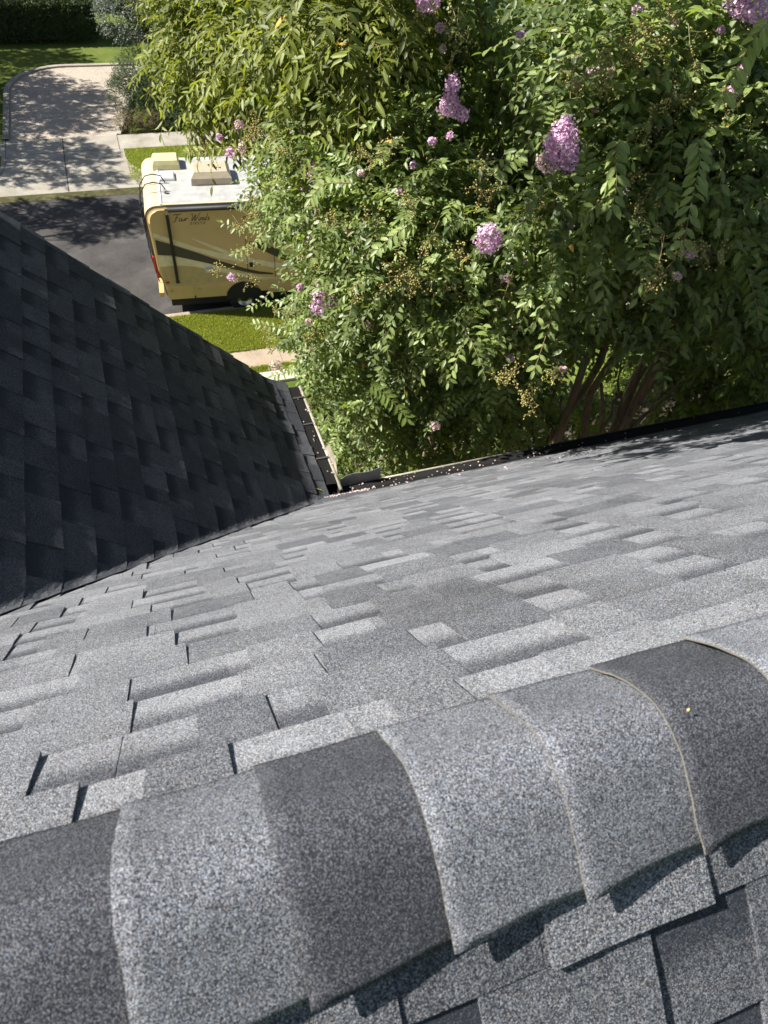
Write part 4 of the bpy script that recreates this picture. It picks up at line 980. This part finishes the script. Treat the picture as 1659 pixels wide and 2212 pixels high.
# seed capsule sprays: clusters where the photo has them, and more through the crowns
sd = [(560,262,5.9),(590,290,5.8),(620,270,5.7),(650,300,5.6),(590,340,5.8),(640,350,5.6),(680,300,5.4),(560,330,5.9),(530,290,6.0),(620,380,5.6),(590,420,5.8),(650,400,5.5),(560,430,5.9),(530,450,5.9),(600,450,5.7),(640,470,5.6),
 (500,470,5.8),(500,570,5.7),(485,580,5.8),(690,450,5.2),(740,470,4.9),(760,500,4.9),(800,520,4.8),(720,560,5.2),(780,580,5.0),(830,600,4.8),(760,620,5.2),(560,620,5.8),(590,660,5.9),(560,690,5.9),(700,700,5.6),(820,650,5.1),(870,610,4.8),
 (900,560,4.6),(950,590,4.7),(990,560,4.6),(1000,640,4.9),(1050,660,5.0),(950,480,4.6),(1050,420,4.5),(1080,400,4.5),(1180,420,4.5),(1260,180,4.6),(1300,190,4.6),(1320,170,4.6),(1290,220,4.6),(1250,210,4.6),(1380,100,4.7),(1370,60,4.7),(1420,100,4.7),
 (1440,60,4.7),(1340,110,4.7),(1480,60,4.8),(980,30,4.9),(960,80,4.9),(1000,50,4.9),(1480,210,4.7),(1500,190,4.7),(1460,210,4.7),(1600,240,4.8),(1640,270,4.9),(1540,250,4.8),(1400,360,4.6),(1420,380,4.6),(1380,350,4.6),(1430,500,4.5),(1500,520,4.5),(1470,510,4.5),(1460,560,4.5),
 (1130,800,4.8),(1160,820,4.8),(1190,810,4.8),(1150,840,4.8),(1120,810,4.8),(860,700,5.1),(800,720,5.4),(890,440,4.5),(840,330,4.7),(800,350,4.8),(700,250,5.5),(480,340,6.0)]
for i, (x, y, D) in enumerate(sd):
    d = (rng.normal(0, .5) - .2, rng.normal(-.3, .4), rng.normal(.1, .5)); p = at(x + rng.normal(0, 6), y + rng.normal(0, 6), dist=D - .36)
    place(seeds(None, tuple(p), d, rng.uniform(.17, .27), 900 + i), myr[0 if x < 1085 else (1 if x < 1520 else 2)])

# ------------------------------------------------------------------ shrubs, hedges, far planting
def shrub(name, label, cat, blobs, n, nl, leaf, mat, group=None, loc=None, stemn=3, shell=.4, wr=.55, L=(.1, .22), **k):
    loc = loc or (blobs[0][0], blobs[0][1], 0); e = empty(name, loc); tag(e, label, cat, group)
    mk(crown(e, blobs, n, nl, leaf, [M[mat], M['twig']], shell=shell, L=L, wr=wr, name='foliage', twigs=False, **k))
    for i in range(stemn):
        b = blobs[i % len(blobs)]; place(limb(None, 'stem', [Vector((loc[0] + rr.gauss(0, .08), loc[1] + rr.gauss(0, .08), -.02)), Vector(b[:3])], .03, .01, M['bark_dark'], 6, .02, i), e)
    return e
q = at(775, 1025, z=.8)
shrub('garden_shrub', 'low bright green shrub seen in the corner between the two gutters', 'shrub', [(q.x, q.y, .7, .7), (q.x + .9, q.y + .1, .6, .6), (q.x - .8, q.y + .2, .6, .6), (q.x + .2, q.y + 1.0, .7, .7)], 1500, 8, .055, 'lime_leaf', tone=(.1, .7))
q = at(1360, 780, z=.8)
shrub('garden_shrub', 'sunlit yellow green shrub glimpsed between bare brown stems', 'shrub', [(q.x, q.y, .7, .7), (q.x + .9, q.y + .4, .7, .7), (q.x - .9, q.y - .2, .6, .6)], 1300, 8, .07, 'lime_leaf', tone=(.3, 1))
q = at(690, 900, z=1.2)
shrub('garden_shrub', 'dense mid green shrub below the end of the dark wing gutter', 'shrub', [(q.x, q.y, 1.0, .9), (q.x + 1.0, q.y - .5, .9, .8), (q.x + 2.0, q.y - .8, .9, .9), (q.x + 3.2, q.y - .9, .8, .9)], 2200, 9, .06, 'pecan_leaf', tone=(.0, .5))
# boxwood by the drive
shrub('boxwood', 'rounded dark green shrub beside the gravel drive', 'shrub', [(1.0, 29.3, .85, .85), (1.9, 29.2, .7, .8), (1.35, 30.1, .9, .85), (2.6, 29.6, .7, .7), (1.5, 31.0, .9, 1.0)], 3900, 8, .05, 'far_leaf', tone=(.0, .6), loc=(1.6, 29.5, 0), shell=.6)
shrub('holly_tree', 'grey green small tree standing behind the round dark shrub by the gravel drive', 'tree', [(1.55, 32.2, 2.6, 1.2), (1.9, 32.6, 3.4, 1.2), (2.4, 32.2, 2.6, 1.1), (1.7, 32.4, 4.4, 1.0), (3.2, 33, 3.0, 1.3)], 4200, 9, .075, 'grey_leaf', tone=(.1, .9), loc=(1.8, 32.4, 0), shell=.6, L=(.15, .35))
for i in range(5):
    x = .62 + i * .78
    shrub('border_shrub', ['brownish clipped low shrub at the corner of the gravel drive', 'brown tinged low shrub, second from the gravel drive', 'olive low shrub under the tree foliage, third from the drive', 'olive low shrub, fourth from the gravel drive', 'low shrub farthest from the gravel drive, mostly behind leaves'][i], 'shrub', [(x, 28.2, .28, .42), (x + .3, 28.3, .3, .4)], 420, 7, .045, 'brown_leaf' if i < 2 else 'far_leaf', group='low shrubs along the sidewalk', stemn=1, shell=.5, tone=(.2, .9))
for i in range(3):
    y = 28.4 + i * 2.1
    shrub('dry_shrub', ['brown dry shrub at the left edge nearest the sidewalk', 'brown dry shrub at the left edge, middle of three', 'brown dry shrub at the left edge nearest the far lawn'][i], 'shrub', [(-3.95 - .12 * i, y, .4, .5), (-3.95 - .12 * i, y + .8, .45, .55)], 700, 7, .05, 'brown_leaf', group='dry shrubs left of the gravel drive', stemn=1, shell=.5, tone=(.1, .8))
def hedge(label, x0, x1, y0, y1, z0, z1, n):
    e = empty('hedge', ((x0 + x1) / 2, y0, 0)); tag(e, label, 'hedge', 'clipped hedges across the street')
    F = Foliage(); k = n; p = np.stack([rng.uniform(x0, x1, k), rng.uniform(y0, y1, k), rng.uniform(z0, z1, k)], 1)
    side = rng.random(k); p[side < .45, 1] = y0; p[(side >= .45) & (side < .8), 2] = z1; p[side > .93, 0] = x1
    p += rng.normal(0, .05, (k, 3)); F.leaves(p, rng.normal(0, 1, (k, 3)), rng.normal(0, .6, (k, 3)) + np.array([0, -.5, .6]), rng.uniform(.09, .15, k), np.full(k, .6), np.clip(rng.normal(.4, .25, k), 0, .9))
    place(F.build('foliage', [M['far_leaf']]), e)
    mb = MB(); mb.box((x0 + .08, y0 + .08, 0), (x1 - .08, y1 - .08, z1 - .08)); place(mb.build('branch_core', M['far_leaf']), e)
hedge('front lower tier of clipped dark hedge across the far lawn', -14, .30, 38.4, 39.5, 0, 1.35, 16000)
hedge('tall clipped dark hedge rising behind the lower hedge', -14, .2, 39.9, 41.6, 0, 4.5, 22000)
# street tree across the road
st = empty('street_tree', (2.95, 25.2, 0)); tag(st, 'street tree with a thin trunk on the far verge above the motorhome', 'tree')
sb = [(2.95, 25.6, 4.2, 1.2), (3.7, 25.4, 4.8, 1.2), (2.2, 25.9, 4.8, 1.0), (3.0, 26.2, 5.6, 1.2), (4.3, 25.8, 3.8, 1.0)]
mk(crown(st, sb, 1800, 10, .11, [M['pecan_leaf'], M['twig']], shell=.4, wr=.35, tone=(.0, .5), L=(.25, .5)))
place(limb(None, 'trunk', [(2.95, 25.2, -.05), (2.85, 25.3, 1.6), (2.9, 25.5, 3.4)], .11, .07, M['bark_dark'], 10, .02, 3), st)
for i, b in enumerate(sb): place(limb(None, 'branch', [(2.9, 25.5, 3.2 + .1 * i), b[:3]], .045, .015, M['bark_dark'], 6, .04, i), st)
# trees that stand left of the view and throw the dappled shade on drive and street
def shade_tree(label, x, y, hz, blobs, n, leaf=.13, mat='far_leaf'):
    e = empty('oak_tree', (x, y, 0)); tag(e, label, 'tree', 'shade trees standing left of the view')
    mk(crown(e, blobs, n, 9, leaf, [M[mat], M['twig']], shell=.2, wr=.5, L=(.25, .5), tone=(.2, .8)))
    place(limb(None, 'trunk', [(x, y, -.1), (x + .1, y, hz * .3), (x, y + .1, hz * .55)], .2, .13, M['bark_dark'], 10, .03, 3), e)
    for i, b in enumerate(blobs): place(limb(None, 'branch', [(x, y + .1, hz * .45), ((x + b[0]) / 2, (y + b[1]) / 2, b[2] * .8), b[:3]], .07, .015, M['bark_dark'], 6, .08, i), e)
def shadeblobs(tg, hs):  # a crown clump at height h whose shade lands on the ground at (x, y)
    return [(x - h, y + .33 * h, h, r) for (x, y, r), h in zip(tg, hs)]
shade_tree('large tree left of the gravel drive whose shade covers it', -9.3, 32.4, 8.5, shadeblobs([(-2.6,34.2,.9),(-1.4,32.3,1.3),(-2.6,31,1.5),(-.7,30.6,1.1),(-2.2,29.2,1.3),(-.8,28.9,.9),(-2.8,33,1.2),(-.2,31.5,.6),(-3.6,36.2,1.5),(-2.2,37.0,1.3),(-.9,36.4,.7)], [7,7.5,6.5,7,6,6.6,6.2,7.8,7,8,7.2]), 3300)
shade_tree('tree left of the concrete driveway dappling it', -9.0, 27.2, 7.5, shadeblobs([(-2.9,27.2,.9),(-1.2,27.0,.7),(-2.0,25.9,.7),(-.6,26.0,.7),(-3.2,25.0,.6),(-1.6,24.7,.5),(-.4,24.6,.5),(-3.9,26.4,1.0)], [6.5,7,6,7,6,6.5,7.2,6.2]), 1150)
shade_tree('tree left of the street casting branch shadows on the asphalt', -9.5, 22.6, 7.5, shadeblobs([(-1.2,22.8,.7),(-.2,22.2,.6),(-1.9,22.0,.6),(-.7,21.3,.55),(.1,21.3,.35),(-1.5,20.9,.4),(-2.8,22.6,.9),(.5,22.7,.4)], [7,7.5,6.5,7,7.6,6.6,6.2,7.8]), 700)
# ------------------------------------------------------------------ white house beyond the hedge
hw = empty('far_house', (4, 43.2, 0)); tag(hw, 'white house wall with a dark window behind the far hedge', 'house')
mb = MB(); mb.box((.0, 43.2, 0), (12, 52, 6.5)); place(mb.build('wall', M['white_wall']), hw)
mb = MB(); mb.prism([(-.5, 42.7, 6.5), (12.5, 42.7, 6.5), (12.5, 47.6, 9.5), (-.5, 47.6, 9.5)], (0, 0, .15)); mb.prism([(-.5, 52.5, 6.5), (12.5, 52.5, 6.5), (12.5, 47.6, 9.5), (-.5, 47.6, 9.5)], (0, 0, .15)); place(mb.build('roof', M['dark_edge']), hw)
for wx in (.32, 4.0):
    mb = MB(); mb.box((wx, 43.12, 1.9), (wx + 1.6, 43.195, 4.2)); wn = place(mb.build('window', M['glass_dark']), hw)
    mb = MB()
    for a, b in (((wx - .08, 43.10, 1.8), (wx + 1.68, 43.19, 1.89)), ((wx - .08, 43.10, 4.21), (wx + 1.68, 43.19, 4.3)), ((wx - .09, 43.10, 1.89), (wx - .005, 43.19, 4.21)), ((wx + .77, 43.09, 1.9), (wx + .82, 43.115, 4.2))): mb.box(a, b)
    f_ = mb.build('window_frame', M['white_plastic']); f_.parent = wn; f_.matrix_parent_inverse = Matrix.Identity(4)
# ------------------------------------------------------------------ grass blades on the verges that show
def blades(name, poly, n, h, zb=0.0):
    F = Foliage(); (x0, y0), (x1, y1) = poly; p = np.stack([rng.uniform(x0, x1, n), rng.uniform(y0, y1, n), np.full(n, zb)], 1)
    d = np.stack([rng.normal(0, .5, n), rng.normal(0, .5, n), np.ones(n)], 1); F.leaves(p, d, rng.normal(0, 1, (n, 3)), rng.uniform(.6, 1.2, n) * h, np.full(n, .22), np.clip(rng.normal(.55, .22, n), 0, .9))
    o = F.build(name, [M['grass_leaf']]); o['kind'] = 'stuff'; return o
blades('grass', ((.2, 14.30), (6, CURB_N - .17)), 60000, .055, .01)
blades('grass', ((1.2, 13.32), (5, 13.64)), 6000, .06)
blades('grass', ((.4, YF + .6), (7, YW0 - .03)), 30000, .06)
# ------------------------------------------------------------------ fallen petals and leaf
mb = MB(); rp = random.Random(9)
def petal(p, s):
    a = rp.random() * 6.3; t = rp.uniform(-.5, .5); c_, s_ = math.cos(a) * s, math.sin(a) * s
    mb.add([(p.x + c_, p.y + s_, p.z + .004 + t * s), (p.x - s_, p.y + c_, p.z + .006), (p.x - c_, p.y - s_, p.z + .004 - t * s), (p.x + s_, p.y - c_, p.z + .007)], [(0, 1, 2, 3)], rp.random())
gyy = ZE + .045
for i in range(80):
    x = XG + .1 + abs(rp.gauss(0, 1)) * 1.6
    if x > 6: continue
    petal(Vector((x, YM + rp.uniform(.0, .10), gyy + .004)), rp.uniform(.003, .008))
for i in range(120):
    x = XG + .12 + rp.gauss(0, .10); y = YM + rp.gauss(-.01, .035); petal(Vector((x, y, max(ZR - (y - YR) + .02, gyy + .01))), rp.uniform(.004, .009))
for i in range(45):
    x = XG - .0 + rp.gauss(0, .045); y = YM - .09 + rp.gauss(0, .03); petal(Vector((x, y, ZR - (y - YR) + .03)), rp.uniform(.004, .009))
for i in range(22):
    y = YM + rp.uniform(.05, 1.1); petal(Vector((XG + rp.uniform(0, .1), y, ZE + .135 + .008)), rp.uniform(.003, .008))
for i in range(14):
    x = XG + rp.uniform(.3, 3.5); y = YM - rp.uniform(.05, .5); petal(Vector((x, y, ZR - (y - YR) + .015)), rp.uniform(.005, .010))
o = mb.build('fallen_petals', M['petal_pale']); o['kind'] = 'stuff'; o['label'] = 'pale pink petals scattered in the gutter and its corner'
def fallen_leaf(label, p, L, w, az, mat, tilt=.2):
    F = Foliage(); F.leaves(np.array([tuple(p)]), np.array([[math.cos(az), math.sin(az), tilt]]), np.array([[0.1, .5, 1.0]]), np.array([L]), np.array([w]), np.array([.9]))
    o = F.build('fallen_leaf', [mat]); tag(o, label, 'leaf', 'fallen leaves on the roof'); return o
M['yellow_leaf'] = mat_plain('yellow_leaf', (.55, .48, .04), .5); M['tan_leaf'] = mat_plain('tan_leaf', (.6, .42, .16), .6)
y_ = YM - .03
fallen_leaf('long yellow green leaf lying where the two gutters meet', Vector((XG - .12, y_ + .03, ZE + .20)), .10, .22, -.3, M['yellow_leaf'], -.4)
p_ = at(1484, 1537, dist=.86)
s_cap = Vector((p_.x, 0, 0))
fallen_leaf('tiny tan leaf flake on the dark ridge cap at right', at(1484, 1537, dist=.845), .0055, .6, .5, M['tan_leaf'])
